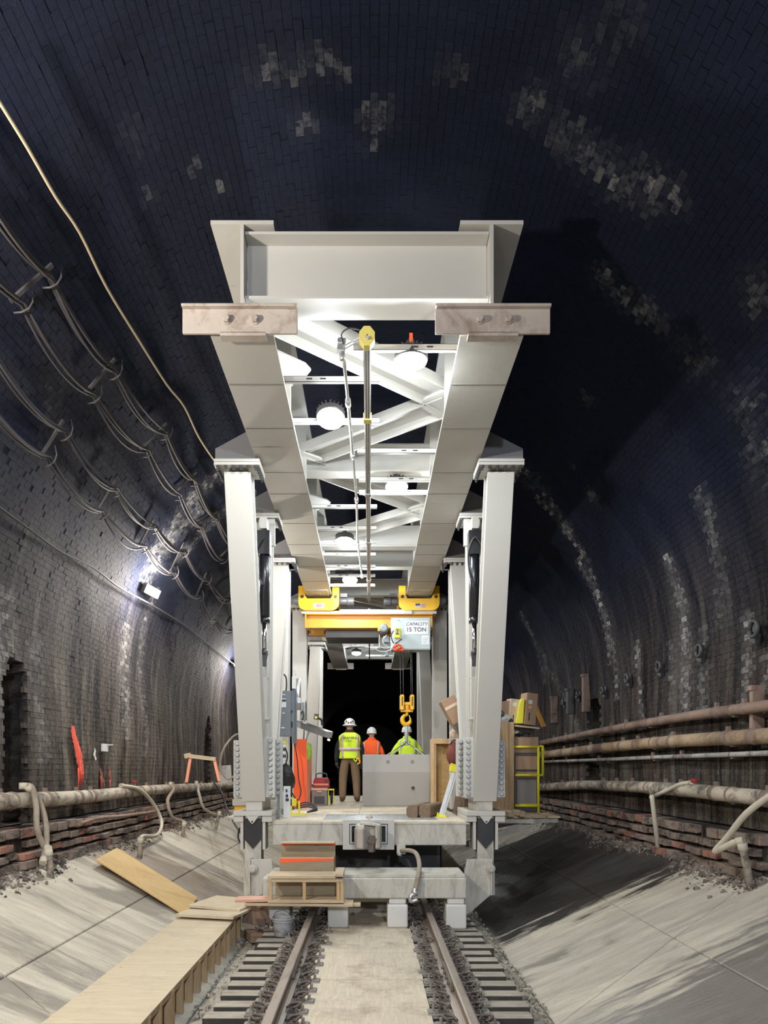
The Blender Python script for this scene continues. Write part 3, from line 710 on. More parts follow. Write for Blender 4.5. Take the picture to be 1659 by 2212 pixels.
# ================================================================== WALKWAY on the left
WZ = CH - 1.88
wk = thing('plywood_walkway', 'raised plywood walkway on timber studs along the left of the track', 'walkway', (-2.05, 7, FZ))
for (a, b) in ((4.2, 5.45), (5.46, 7.10), (7.11, 8.75), (8.76, 9.85)):
    mb = MB(); mb.box(-2.46, -1.69, a, b, WZ - .018, WZ); part(mb, 'deck_sheet', 'ply', wk, bevel=.002)
mb = MB(); mb.box(-1.735, -1.695, 4.2, 9.85, WZ - .058, WZ - .019); part(mb, 'top_rail', 'stud', wk)
mb = MB(); mb.box(-1.735, -1.695, 4.2, 9.85, FZ + 0.0, FZ + .035); part(mb, 'sole_plate', 'stud', wk)
y = 4.3; k = 0
while y < 9.85:
    t = 0.040 if k % 3 else 0.075
    mb = MB(); h = rng.normal(0, .006)
    mb.box(-1.775 + h, -1.682 + h, y, y + t, FZ + .035, WZ - .019)
    part(mb, 'stud', 'pine', wk, bevel=.003)
    y += 0.25 + rng.random() * .06 + t; k += 1
# two thick boards lying on the far end of the walkway
mb = MB(); mb.rbox((-1.96, 9.55, WZ + .045), (.78, .80, .035), (0, 0, -14)); solo(mb, 'board', 'ply', 'grey-buff board lying on the far end of the walkway, lower of two', 'board', (-1.96, 9.55, WZ + .02), bevel=.003)
mb = MB(); mb.rbox((-1.90, 9.86, WZ + .085), (.74, .75, .035), (0, 1.5, -17)); solo(mb, 'board', 'ply', 'grey-buff board on top of another at the far end of the walkway', 'board', (-1.90, 9.86, WZ + .065), bevel=.003)
# loose honey-coloured plywood leaning from slope to walkway
def quad_board(c4, t, name, mat, label, cat='plywood sheet'):
    c4 = [Vector(c) for c in c4]; n = (c4[1] - c4[0]).cross(c4[3] - c4[0]).normalized()
    if n.z < 0: n = -n
    mb = MB(); mb.hexa([c - n * t for c in c4] + c4)
    me_loc = sum(c4, Vector()) / 4
    return solo(mb, name, mat, label, cat, me_loc, bevel=.002)
A = on_slope(207, 1877, .13); B = on_slope(400, 1985, .05); C_ = on_slope(427, 1945, .045); D = on_slope(270, 1842, .03)
D = A + (C_ - B)                                     # keep the sheet rectangular-ish and flat
quad_board([A, B, C_, D], .018, 'plywood_sheet', 'ply_clean', 'honey-coloured loose plywood sheet lying askew on the left slope')
# ================================================================== PIPES AND HOSES ON THE WALLS
def pipe_run(pxs, x, r, mat, clampmat, label, name='pipe', ribs=False, couplings=True, extra=0.9):
    pts = [at_x(px, py, x) for px, py in pxs]
    d = (pts[0] - pts[1]).normalized(); pts = [pts[0] + d * 3.0] + pts
    d = (pts[-1] - pts[-2]).normalized(); pts = pts + [pts[-1] + d * 18]
    root = thing(name, label, 'pipe', pts[1])
    path = smooth_path(pts, 10)
    mb = MB(); mb.tube(path, r, 18); part(mb, 'pipe_body', mat, root)
    # lengths along the path
    acc = 0; nxt = 0.4; k = 0
    for a, b in zip(path[:-1], path[1:]):
        L = (b - a).length; t = (b - a).normalized()
        while nxt < acc + L and a.y < 24:
            q = a + t * (nxt - acc)
            if ribs:
                mb = MB(); mb.tube([q - t*.008, q + t*.008], r * 1.07, 14)
                part(mb, 'rib', mat, root); nxt += 0.16 if q.y < 14 else .3
            else:
                mb = MB(); mb.tube([q - t*.05, q - t*.045, q + t*.045, q + t*.05], [r, r*1.09, r*1.09, r], 16)
                mb.box(q.x - .02, q.x + .02, q.y - .025, q.y + .025, q.z + r, q.z + r + .05)
                part(mb, 'coupling', clampmat, root); nxt += extra * (1.0 + 0.5 * math.sin(k * 2.3)); k += 1
        acc += L
    # hanger straps to the wall
    sd = 1 if x > 0 else -1
    for yy in np.arange(8.5, 24, 2.3):
        q = min(path, key=lambda p: abs(p.y - yy))
        mb = MB(); mb.box(q.x, VR * sd + .05*sd, q.y - .03, q.y + .03, q.z - r - .02, q.z - r + .01); mb.tube([q + Vector((0, -.012, 0)), q + Vector((0, .012, 0))], r * 1.12, 16)
        part(mb, 'hanger_bracket', clampmat, root)
    return path
LP = pipe_run([(0, 1731), (170, 1722), (300, 1709), (400, 1702), (505, 1696)], -4.13, .095, 'pipe_lime', 'clamp', 'thick lime-crusted pipe along the left wall above the brick ledge')
RP1 = pipe_run([(1659, 1524), (1494, 1546), (1315, 1576), (1162, 1606)], 4.13, .062, 'pipe_rust', 'clamp', 'ribbed rusty pipe, topmost of four along the right wall', extra=1.3)
RP2 = pipe_run([(1659, 1589), (1445, 1602), (1305, 1615), (1178, 1630)], 4.12, .083, 'pipe_ochre', 'clamp', 'thick ochre-stained pipe, second from the top on the right wall', extra=1.2)
RP3 = pipe_run([(1659, 1627), (1445, 1635), (1300, 1641), (1185, 1645)], 4.17, .030, 'pipe_grey', 'clamp', 'thin grey pipe, third from the top on the right wall', extra=2.0)
RP4 = pipe_run([(1659, 1725), (1445, 1704), (1266, 1696), (1178, 1700)], 4.12, .088, 'pipe_lime', 'clamp', 'thick pale crusted pipe, lowest of four along the right wall', extra=.9)
mb = MB()      # spiral ribs of the topmost pipe
for q in RP1:
    pass
def hose(name, pts, r, mat, label, cat='hose', n=8, fit=True):
    loc = Vector(pts[0]); root = thing(name, label, cat, loc)
    pa = smooth_path(pts, n); mb = MB(); mb.tube(pa, r, 10); part(mb, 'hose_body', mat, root)
    if fit:
        for a, b in ((pa[0], pa[1]), (pa[-1], pa[-2])):
            t = (b - a).normalized(); mb = MB(); mb.tube([a - t*.02, a + t*.06], r * 1.22, 10); part(mb, 'fitting', 'hose_pale', root)
    return root
def stub(px, py, toppx, toppy, r, label):
    b = on_slope(px, py); t = W(toppx, toppy, b.y - .02)
    root = thing('drain_stub', label, 'pipe', b)
    mb = MB(); mb.tube([b - (t - b) * .15, b + (t - b) * .8, t], r, 12); part(mb, 'stub_pipe', 'pipe_lime', root)
    mb = MB(); d = (t - b).normalized(); mb.tube([t - d * .07, t - d * .065, t - d * .002, t + d*.004], [r, r * 1.25, r * 1.25, r], 12); part(mb, 'collar', 'hose_pale', root)
    return t
t1 = stub(110, 1895, 104, 1836, .040, 'short upright pipe stub in the left slope under the doubled hose')
t2 = stub(302, 1852, 303, 1812, .038, 'upright pipe stub on the left slope beside the honey plywood')
t3 = stub(394, 1808, 398, 1778, .034, 'slim pipe stub on the left slope, third from the near end')
t4 = stub(466, 1793, 474, 1755, .034, 'pale pipe stub on the left slope, farthest from the near end')
def Wx(px, py, x): return at_x(px, py, x)
hose('drain_hose', [Wx(45, 1698, -4.12), Wx(68, 1700, -4.02), Wx(78, 1740, -3.95), Wx(80, 1790, -3.9), Wx(96, 1830, -3.85), t1 + Vector((0, 0, .02))], .034, 'hose', 'thick dusty hose looping over the near left pipe, the strand ending at the stub')
hose('drain_hose', [Wx(60, 1700, -4.05), Wx(84, 1730, -3.98), Wx(98, 1775, -3.9), Wx(100, 1820, -3.85), Wx(93, 1862, -3.8)], .036, 'hose', 'thick dusty hose over the near left pipe, the strand hanging in front')
hose('drain_hose', [Wx(262, 1697, -4.10), Wx(300, 1705, -4.0), Wx(330, 1735, -3.95), Wx(349, 1775, -3.85), Wx(340, 1803, -3.75), Wx(310, 1806, -3.7), t2], .032, 'hose_pale', 'pale hose arching from the left pipe down to the stub behind the plywood')
hose('drain_hose', [Wx(368, 1693, -4.1), Wx(375, 1705, -4.0), Wx(362, 1730, -3.98), Wx(372, 1765, -3.9), Wx(392, 1773, -3.8), t3], .034, 'hose', 'brown S-shaped hose from the left pipe to the third stub')
hose('drain_hose', [Wx(424, 1690, -4.1), Wx(430, 1715, -4.0), Wx(440, 1745, -3.9), Wx(465, 1760, -3.8), t4], .034, 'hose_pale', 'pale short hose curling from the left pipe to the farthest stub')
hose('power_cable', [Wx(462, 1690, -4.1), W(478, 1710, 17.5), W(490, 1745, 15.5), W(510, 1785, 13.5), W(536, 1815, 11.6)], .020, 'cable', 'dark cable running from the left pipe down to the gantry foot', 'cable', fit=False)
# right side
b5 = on_slope(1423, 1845); 
root = thing('leaning_hose_end', 'pale tube leaning upright against the lowest right pipe', 'pipe', b5)
tt = Wx(1408, 1716, 3.9); mb = MB(); mb.tube([b5, b5 + (tt - b5) * .9, tt], [.034, .032, .030], 10); part(mb, 'tube', 'hose_pale', root)
mb = MB(); mb.tube([tt, tt + (tt - b5).normalized() * .05], .036, 10); part(mb, 'end_cap', 'clamp', root)
hose('drain_hose', [Wx(1408, 1722, 3.98), Wx(1440, 1708, 4.0), Wx(1470, 1694, 4.05), Wx(1497, 1690, 4.1)], .028, 'hose_pale', 'pale hose lying along the lowest right pipe with a red end fitting')
q = Wx(1500, 1686, 4.1); mb = MB(); mb.rbox(q, (.06, .10, .05), (0, 0, 10)); solo(mb, 'valve_handle', 'sign_red', 'small red valve handle on the lowest right pipe', 'valve', q, bevel=.01)
q = Wx(290, 1689, -4.1); mb = MB(); mb.rbox(q, (.05, .10, .04), (0, 0, -10)); solo(mb, 'valve_handle', 'sign_red', 'small red valve handle on the left wall pipe', 'valve', q, bevel=.01)
t6 = stub(1620, 1908, 1603, 1822, .040, 'short upright pipe stub in the right slope under the curved hose')
hose('drain_hose', [Wx(1700, 1700, 4.0), Wx(1659, 1722, 3.95), Wx(1610, 1760, 3.85), Wx(1570, 1810, 3.8), Wx(1545, 1838, 3.75), Wx(1560, 1832, 3.75), Wx(1585, 1820, 3.8), t6 + Vector((0, 0, .03))], .034, 'hose_pale', 'thick pale hose bending down from the right pipe to the near stub')
# a bare length of old conduit lying on the left ledge
hose('old_conduit', [Wx(172, 1779, -3.93), Wx(215, 1767, -3.93), Wx(270, 1762, -3.93), Wx(342, 1752, -3.93)], .026, 'pipe_rust', 'old rusty conduit length lying on the left brick ledge', 'pipe', fit=False)
# ---- cable runs in the vault: hanger bars with sagging bundles
def vv(px, py, i=0.10): return on_vault(px, py, i)
HU = [(18, 648, 110, 568), (180, 848, 246, 772), (300, 968, 358, 912), (372, 1064, 422, 1018), (420, 1133, 468, 1103), (470, 1205, 512, 1165)]
HL = [(82, 988, 134, 905), (203, 1105, 246, 1034), (296, 1180, 330, 1118), (362, 1240, 396, 1170), (420, 1290, 445, 1235), (452, 1345, 498, 1275), (492, 1362, 540, 1300)]
def cable_row(H, name, lab, lab2, nstrand):
    prev = None; A, B = [], []
    for i, (xa, ya, xb, yb) in enumerate(H):
        a, b = vv(xa, ya, .05), vv(xb, yb, .05)
        b.y = a.y                                        # the bar stands square to the tunnel
        b = vv(xb, yb, .05)
        root = thing('cable_hanger', lab + (', %s from near' % ['first', 'second', 'third', 'fourth', 'fifth', 'sixth', 'seventh'][i]), 'bracket', (a + b) / 2)
        inw = lambda p: (Vector((0, p.y, VC)) - p).normalized()
        mb = MB(); mb.beam(a + inw(a) * .02, b + inw(b) * .02, .045, .02, up=(0, 1, 0)); part(mb, 'bar', 'hanger', root)
        A.append(a * .88 + b * .12 + inw(a) * .10); B.append(b * .82 + a * .18 + inw(b) * .10)
        for q in (A[-1], B[-1]):
            t = (b - a).normalized(); n = inw(q)
            mb = MB(); mb.tube([q - t * .12 + n * .02, q - t * .07 - n * 0 + n * .06, q + n * .08, q + t * .07 + n * .06, q + t * .13 + n * .0 + Vector((0, 0, .02))], .009, 6)
            mb.tube([q, q - n * .10], .010, 6)
            part(mb, 'saddle', 'hanger', root)
    for ci, (P, side) in enumerate(((A, 'lower'), (B, 'upper'))):
        d = P[0] - P[1]
        P = [P[0] + d] + P
        root = thing('cable_bundle', '%s cable bundle of the %s sagging between hangers' % (side, lab2), 'cable', P[1], 'vault cables')
        del root['group']
        for s in range(nstrand):
            pts = []
            ox, oz = 0.022 * math.cos(s * 2.1 + ci), 0.022 * math.sin(s * 2.1 + ci)
            for i in range(len(P) - 1):
                a, b = P[i], P[i + 1]; L = (b - a).length; sag = 0.085 * L * (1 + .22 * math.sin(s * 2.3 + i * 1.7 + ci))
                for k in range(10):
                    t = k / 10; q = a.lerp(b, t); sg = 4 * t * (1 - t)
                    # hang down and follow the vault inwards so that the strand stays clear of the bricks
                    pts.append(q + Vector((ox * (1 + sg), 0, -sag * sg + oz * (1 + sg))) )
            pts.append(P[-1] + Vector((ox, 0, oz)))
            pts = [keep_in(q, .04) for q in pts]
            mb = MB(); mb.tube(pts, 0.014, 7); part(mb, 'cable_strand', 'cable', root)
def keep_in(q, m):
    """push a point back inside the vault surface"""
    if q.z > VC:
        r = math.hypot(q.x, q.z - VC)
        if r > VR - m - .03: k = (VR - m - .03) / r; return Vector((q.x * k, q.y, VC + (q.z - VC) * k))
    elif abs(q.x) > VR - m - .06: return Vector((math.copysign(VR - m - .06, q.x), q.y, q.z))
    return q
cable_row(HU, 'upper', 'steel hanger bar of the upper cable row in the left vault', 'upper row in the left vault', 5)
cable_row(HL, 'lower', 'steel hanger bar of the lower cable row on the left vault', 'lower row on the left vault', 4)
# thin pale rope across the top left, and lamp wire on the left wall
ROPE = [(-30, 175), (0, 222), (60, 320), (120, 425), (172, 502), (230, 620), (300, 735), (360, 830), (398, 878), (430, 945), (470, 1005), (492, 1040)]
pts = [vv(a, b, .25) for a, b in ROPE]
mb = MB(); mb.tube(smooth_path(pts, 4), .014, 6); solo(mb, 'rope', 'cord', 'pale old rope stretched along the upper left vault', 'rope', pts[0])
WIRE = [(-30, 1070), (0, 1096), (60, 1140), (130, 1190), (200, 1225), (260, 1270), (330, 1308), (400, 1352), (460, 1400), (512, 1440), (540, 1462)]
pts = [vv(a, b, .12) for a, b in WIRE]
mb = MB(); mb.tube(smooth_path(pts, 5), .015, 6); solo(mb, 'lamp_wire', 'cable', 'dark twisted wire feeding the lamps along the left wall', 'cable', pts[0])
# ---- wall lamps and an added fill lamp
def wall_or_added_lamp(p, label, power, tint=(1.0, 0.93, 0.82)):
    p = Vector(p); root = thing('wall_or_added_lamp', label, 'lamp', p)
    n = (Vector((0, p.y - 3.2, p.z - 1.6)) - p).normalized()
    mb = MB(); mb.beam(p - n * .12, p, .30, .16, up=(0, 1, 0)); part(mb, 'housing', 'dark_plastic', root, bevel=.01)
    mb = MB(); mb.beam(p, p + n * .012, .26, .13, up=(0, 1, 0)); part(mb, 'lens', 'lamp_warm', root, 'glowing warm white lens')
    mb = MB(); mb.tube([p - n * .10, p - n * .3 + Vector((0, 0, .03))], .015, 6); part(mb, 'mount', 'hanger', root)
    L = bpy.data.lights.new('wall_lamp_light', 'POINT'); L.energy = power; L.color = tint; L.shadow_soft_size = 0.12  # also the light of the added fill lamp
    lo = bpy.data.objects.new('wall_lamp_light', L); COL.objects.link(lo); lo.location = p + n * .30
    return root
LX = -3.98
q1 = on_vault(330, 1278, .22)
wall_or_added_lamp(q1, 'glowing lamp on the left wall, the nearer of the two in view', LAMP_W * .34)
q2 = on_vault(515, 1437, .22)
wall_or_added_lamp(q2, 'glowing lamp on the left wall half hidden by the gantry leg', LAMP_W * .25)
sp = q2.y - q1.y
wall_or_added_lamp((q1.x, q1.y - sp, q1.z), 'lamp on the left wall beside the track, out of the frame', LAMP_W * .62)
wall_or_added_lamp((q1.x, q1.y - 2 * sp, q1.z), 'lamp on the left wall behind the photographer', LAMP_W * .5)
wall_or_added_lamp((1.4, -6.5, CH + 3.2), 'added fill lamp, unseen behind the photographer over the right rail', 1550, tint=(0.82, 0.89, 1.0))  # added cool fill, brightens the fronts and the shaded side of the vault
wall_or_added_lamp(W(710, 1598, 62), 'tiny distant lamp glowing deep in the tunnel beside the standing worker', 4)
# ---- iron rings and plates on the right wall, odd bits on the left wall
for i, (px, py, s) in enumerate(((1638, 1358, .15), (1518, 1405, .13), (1430, 1440, .12), (1360, 1465, .11), (1252, 1502, .10), (1220, 1517, .09), (1307, 1492, .10))):
    s *= .72; q = Wx(px, py, 4.24); root = thing('wall_ring', 'black iron ring on the right wall, %s of seven from the photo edge' % ['first', 'second', 'third', 'fourth', 'fifth', 'sixth', 'seventh'][[0, 1, 2, 3, 5, 6, 4][i]], 'iron ring', q)
    pts = [q + Vector((-.05, s * .8 * math.cos(a), s * .8 * math.sin(a))) for a in np.linspace(0, 2 * math.pi, 17)]
    mb = MB(); mb.tube(pts, .026, 8); part(mb, 'ring', 'litter_dark', root)
    mb = MB(); mb.rbox(q + Vector((.02, s, -s * .8)), (.06, .14, .12), (20, 0, 0)); mb.rbox(q + Vector((.04, s * 1.2, -s * .3)), (.04, .10, .22)); part(mb, 'anchor_plate', 'litter_dark', root, bevel=.01)
for px, py, h, wd, lab in ((1198, 1533, .62, .10, 'rust-streaked vertical iron strap on the right wall nearest the cardboard'), (1267, 1497, .75, .11, 'pale vertical iron strap on the right wall above the arched niche'), (1232, 1515, .55, .10, 'black vertical strap on the right wall between two rings'), (1637, 1530, .5, .06, 'rusty strap on the right wall behind the topmost pipe')):
    q = Wx(px, py, 4.24); wd *= .6; mb = MB(); mb.box(4.16, 4.30, q.y - wd, q.y + wd, q.z - h / 2, q.z + h / 2); mb.box(4.14, 4.2, q.y - wd * 1.3, q.y + wd * 1.3, q.z + h / 2 - .06, q.z + h / 2)
    solo(mb, 'wall_strap', 'pipe_rust' if 'black' not in lab else 'litter_dark', lab, 'bracket', q, bevel=.01)
q = Wx(226, 1615, -4.25); root = thing('wall_tag', 'small pale grey tag plate on the left wall beside a red paint mark', 'sign', q)
mb = MB(); mb.box(-4.26, -4.235, q.y - .13, q.y + .13, q.z - .06, q.z + .06); part(mb, 'plate', 'litter_white', root); mb = MB(); mb.tube([(-4.23, q.y + .09, q.z + .04), (-4.2, q.y + .22, q.z + .05)], .01, 6); part(mb, 'wire_tie', 'galv', root)
# sprayed paint marks: thin films following the wall, ending in drips
def paint(name, px0, py0, px1, py1, n, w_, mat, label, seed):
    r_ = np.random.default_rng(seed); a, b = Wx(px0, py0, -4.262), Wx(px1, py1, -4.262); root = thing(name, label, 'paint mark', a)
    mb = MB(); L = 24; vs = []
    for k in range(L + 1):      # one wandering tapered film
        t = k / L; p = a.lerp(b, t); ww = w_ * (0.35 + 1.0 * math.sin(math.pi * min(1, t * .75 + .08)) * (0.75 + .5 * r_.random()))
        o = .02 * math.sin(t * 9 + seed); vs += [(-4.262, p.y + o - ww, p.z), (-4.254, p.y + o, p.z), (-4.262, p.y + o + ww, p.z)]
    mb.add(vs, [(3*k, 3*k+1, 3*k+4, 3*k+3) for k in range(L)] + [(3*k+1, 3*k+2, 3*k+5, 3*k+4) for k in range(L)], True); part(mb, 'film', mat, root)
    for k in range(n):
        t = .35 + .6 * r_.random(); p = a.lerp(b, t); y = p.y + (r_.random() - .5) * w_ * 3.4; ln = .08 + .28 * r_.random()
        mb = MB(); mb.tube([(-4.262, y, p.z), (-4.258, y + .01, p.z - ln * .5), (-4.262, y + .005, p.z - ln)], [.014, .012, .006], 6); part(mb, 'drip', mat, root)
    return root
paint('paint_mark', 157, 1568, 178, 1672, 9, .085, 'spray_red', 'running red spray-paint mark on the left wall above the pipe', 3)
paint('paint_mark', 217, 1660, 221, 1690, 3, .04, 'spray_dull', 'faint red paint dab on the left wall below the tag, the nearer one', 4)
paint('paint_mark', 234, 1655, 240, 1688, 3, .04, 'spray_dull', 'faint red paint dab on the left wall below the tag, the farther one', 5)
paint('paint_mark', 204, 1616, 206, 1642, 0, .03, 'litter_white', 'short white chalk dab on the left wall beside the tag', 6)
# little timber trestle propped on the left pipe
b0 = Wx(403, 1690, -3.95); root = thing('trestle', 'small splayed timber trestle standing on the left wall pipe', 'trestle', b0)
d0 = b0.y
for nm, seg, wd in (('leg', ((403, 1690), (412, 1634)), .06), ('leg', ((474, 1688), (462, 1637)), .06), ('top_bar', ((400, 1632), (466, 1640)), .085), ('cap_block', ((399, 1634), (412, 1631)), .10)):
    mb = MB(); mb.beam(W(*seg[0], d0), W(*seg[1], d0 + (.0 if nm != 'leg' else .02)), wd, wd, up=(0, 1, 0)); part(mb, nm, 'orange_pale' if nm == 'leg' else 'pine_x', root, bevel=.004)
# ================================================================== THE GANTRY
def Z(zc): return CH + zc               # heights below are relative to the eye
GX = -0.03
gantry = thing('erection_gantry', 'off-white steel erection gantry with twin overhead girders, splayed legs and work deck astride the track', 'gantry', (0, 10.5, FZ))
for sd in (-1, 1):
    x = GX + sd * 1.11
    mb = MB(); mb.ibeam_y(x, 6.58, 28.5, Z(3.84), Z(4.87), .56, .035, .03)
    g = part(mb, 'girder', 'girder', gantry)
    for y in np.arange(8.2, 28.3, 2.0):      # web stiffeners
        mb = MB(); mb.box(x - .26, x + .26, y, y + .02, Z(3.87), Z(4.83)); part(mb, 'stiffener', 'steel', g)
    for y in (7.4, 8.35, 9.6, 10.35, 11.6, 12.7, 13.3, 14.1, 15.2, 16.1):      # butt welds under the bottom flange
        mb = MB(); mb.box(x - .27, x + .27, y, y + .016, Z(3.837), Z(3.845)); part(mb, 'weld_seam', 'seam', g)
    mb = MB(); mb.box(x - .22, x + .22, 15.9, 16.5, Z(3.825), Z(3.842)); part(mb, 'splice_plate', 'steel_dirty', g)
    # end stop angle with two bolts
    for y0, s2 in ((6.50, -1), (28.5, 1)):
        xa, xb = (x - .51, x + .50)
        mb = MB(); mb.box(xa, xb, y0, y0 + .03, Z(3.82), Z(4.055)); mb.box(xa, xb, y0 - .05, y0 + .02, Z(4.03), Z(4.055))
        st = part(mb, 'end_stop', 'steel_stop', gantry, 'scuffed pinkish end stop angle', bevel=.006)
        mb = MB(); mb.box(x - .02 * sd - .2, x + .22, y0 - .0, y0 + .10, Z(3.80), Z(3.83)); part(mb, 'seat_plate', 'steel_stop', st)
        for bx in (-.12, .13):
            mb = MB(); mb.lathe([(.035, 0), (.035, -.035), (.028, -.045)], (x + bx, y0, Z(3.935)), 'y', 6); mb.lathe([(.042, -.004), (.042, -.010)], (x + bx, y0, Z(3.935)), 'y', 14)
            part(mb, 'bolt', 'steel_stop', st)
# end beam and cross beams
mb = MB(); mb.ibeam_x(GX - 1.09, GX + 1.09, 6.78, Z(4.20), Z(4.80), .32, .025, .02); part(mb, 'end_beam', 'steel', gantry)
for y in (10.5, 14.0, 15.4, 17.9, 20.3, 22.8, 25.4, 28.2):
    mb = MB(); mb.ibeam_x(GX - 1.09, GX + 1.09, y, Z(4.16), Z(4.55), .26, .02, .015); part(mb, 'cross_beam', 'steel', gantry)
# zigzag wind bracing of flat-laid channels
zz = [(-1, 7.0), (1, 8.75), (-1, 10.4), (1, 12.4), (-1, 14.2)]
zz2 = [(-1, 17.9), (1, 20.2), (-1, 22.6), (1, 25.2), (-1, 28.0)]
for L in (zz, zz2):
    for (s0, y0), (s1, y1) in zip(L[:-1], L[1:]):
        a, b = Vector((GX + s0 * 1.0, y0, Z(4.40))), Vector((GX + s1 * 1.0, y1, Z(4.40)))
        d = (b - a).normalized(); n = Vector((-d.y, d.x, 0)); mb = MB()
        mb.beam(a, b, .42, .02, up=n)
        for q in (-1, 1): mb.beam(a + n * .21 * q - Vector((0, 0, .05)), b + n * .21 * q - Vector((0, 0, .05)), .02, .12, up=n)
        part(mb, 'diagonal_brace', 'steel', gantry)
for sd, y in ((-1, 8.0), (-1, 10.4), (1, 8.75), (1, 12.4), (-1, 12.0)):
    x = GX + sd * 1.08
    mb = MB(); poly = [(x, y - .5), (x - sd * .42, y - .12), (x - sd * .47, y), (x - sd * .42, y + .1), (x, y + .6)]
    mb.prism(poly, 'z', Z(4.30), Z(4.32)); gp = part(mb, 'gusset_plate', 'steel', gantry)
# lamp arms (slotted channels)
arms = [(1, 6.98), (-1, 7.55), (-1, 8.45), (1, 9.25), (1, 10.15), (1, 10.62), (-1, 11.2), (-1, 12.2), (-1, 12.95), (-1, 13.7), (-1, 14.5), (-1, 15.2), (-1, 16.0), (-1, 18.6), (-1, 20.5), (1, 22.0), (-1, 23.8), (1, 26)]
for sd, y in arms:
    mb = MB(); xa, xb = GX + sd * 1.08, GX - sd * .13
    mb.box(xa, xb, y - .022, y - .018, Z(3.93), Z(3.99)); mb.box(xa, xb, y - .022, y + .022, Z(3.93), Z(3.934)); mb.box(xa, xb, y - .022, y + .022, Z(3.986), Z(3.99))
    a = part(mb, 'lamp_arm', 'steel', gantry)
    mb = MB()
    xm = GX + sd * .52
    for q in (-.10, .04): mb.box(xm + q, xm + q + .06, y - .0235, y - .0215, Z(3.955), Z(3.970))
    part(mb, 'slot', 'rubber', a)
# conductor bar down the middle, with yellow end cap and sleeves
mb = MB()
for q in (-.022, 0, .022): mb.box(GX + .0 + q - .007, GX + .0 + q + .007, 6.7, 17.0, Z(3.80), Z(3.85))
mb.box(GX - .035, GX + .035, 6.7, 17.0, Z(3.85), Z(3.865))
cb = part(mb, 'conductor_bar', 'alu', gantry)
mb = MB(); mb.prism([(GX + .075 * math.cos(R(a)), Z(3.87) + .095 * math.sin(R(a))) for a in (22, 68, 112, 158, 202, 248, 292, 338)], 'y', 6.62, 6.70); part(mb, 'end_cap', 'pale_yellow', cb, 'faded yellow octagonal end cap', bevel=.004)
for y in (8.1, 10.3, 12.5, 15.0):
    mb = MB(); mb.box(GX - .045, GX + .045, y - .05, y + .05, Z(3.79), Z(3.87)); part(mb, 'sleeve', 'pale_yellow' if y < 9 else 'galv', cb, bevel=.004)
mb = MB(); mb.box(GX - .02, GX + .02, 17.8, 26, Z(3.80), Z(3.84)); part(mb, 'conductor_bar', 'galv', gantry)
# conduit with couplings, junction and flexible leads
path = [W(742, 770, 6.9), W(752, 870, 7.75), W(762, 985, 9.1), W(770, 1080, 10.6), W(773, 1170, 12.5), W(782, 1245, 15)]
mb = MB(); mb.tube(smooth_path(path, 4), .017, 8); cd = part(mb, 'conduit', 'alu', gantry)
for a, b in zip(path[:-1], path[1:]):
    t = (b - a).normalized()
    mb = MB(); mb.tube([b - t * .06, b + t * .06], .030, 10); part(mb, 'coupling', 'galv', cd)
p = W(738, 748, 6.85); mb = MB(); mb.rbox(p, (.075, .08, .12), (0, 8, 0)); mb.tube([p + Vector((0, 0, -.06)), p + Vector((.01, 0, -.13))], .028, 10); mb.tube([p + Vector((-.01, -.05, .03)), p + Vector((-.01, -.02, .03))], .03, 10)
part(mb, 'junction_box', 'galv', gantry, bevel=.005)
for pts in ([(742, 742, 6.8), (738, 722, 6.8), (752, 710, 6.75), (775, 712, 6.7), (794, 724, 6.62)], [(742, 748, 6.8), (760, 738, 6.7), (780, 728, 6.65), (796, 727, 6.6)], [(744, 754, 6.8), (770, 740, 6.7), (798, 730, 6.6)]):
    mb = MB(); mb.tube(smooth_path([W(*q) for q in pts], 5), .007, 6); part(mb, 'flexible_lead', 'rubber' if pts[1][1] == 722 else 'galv', gantry)
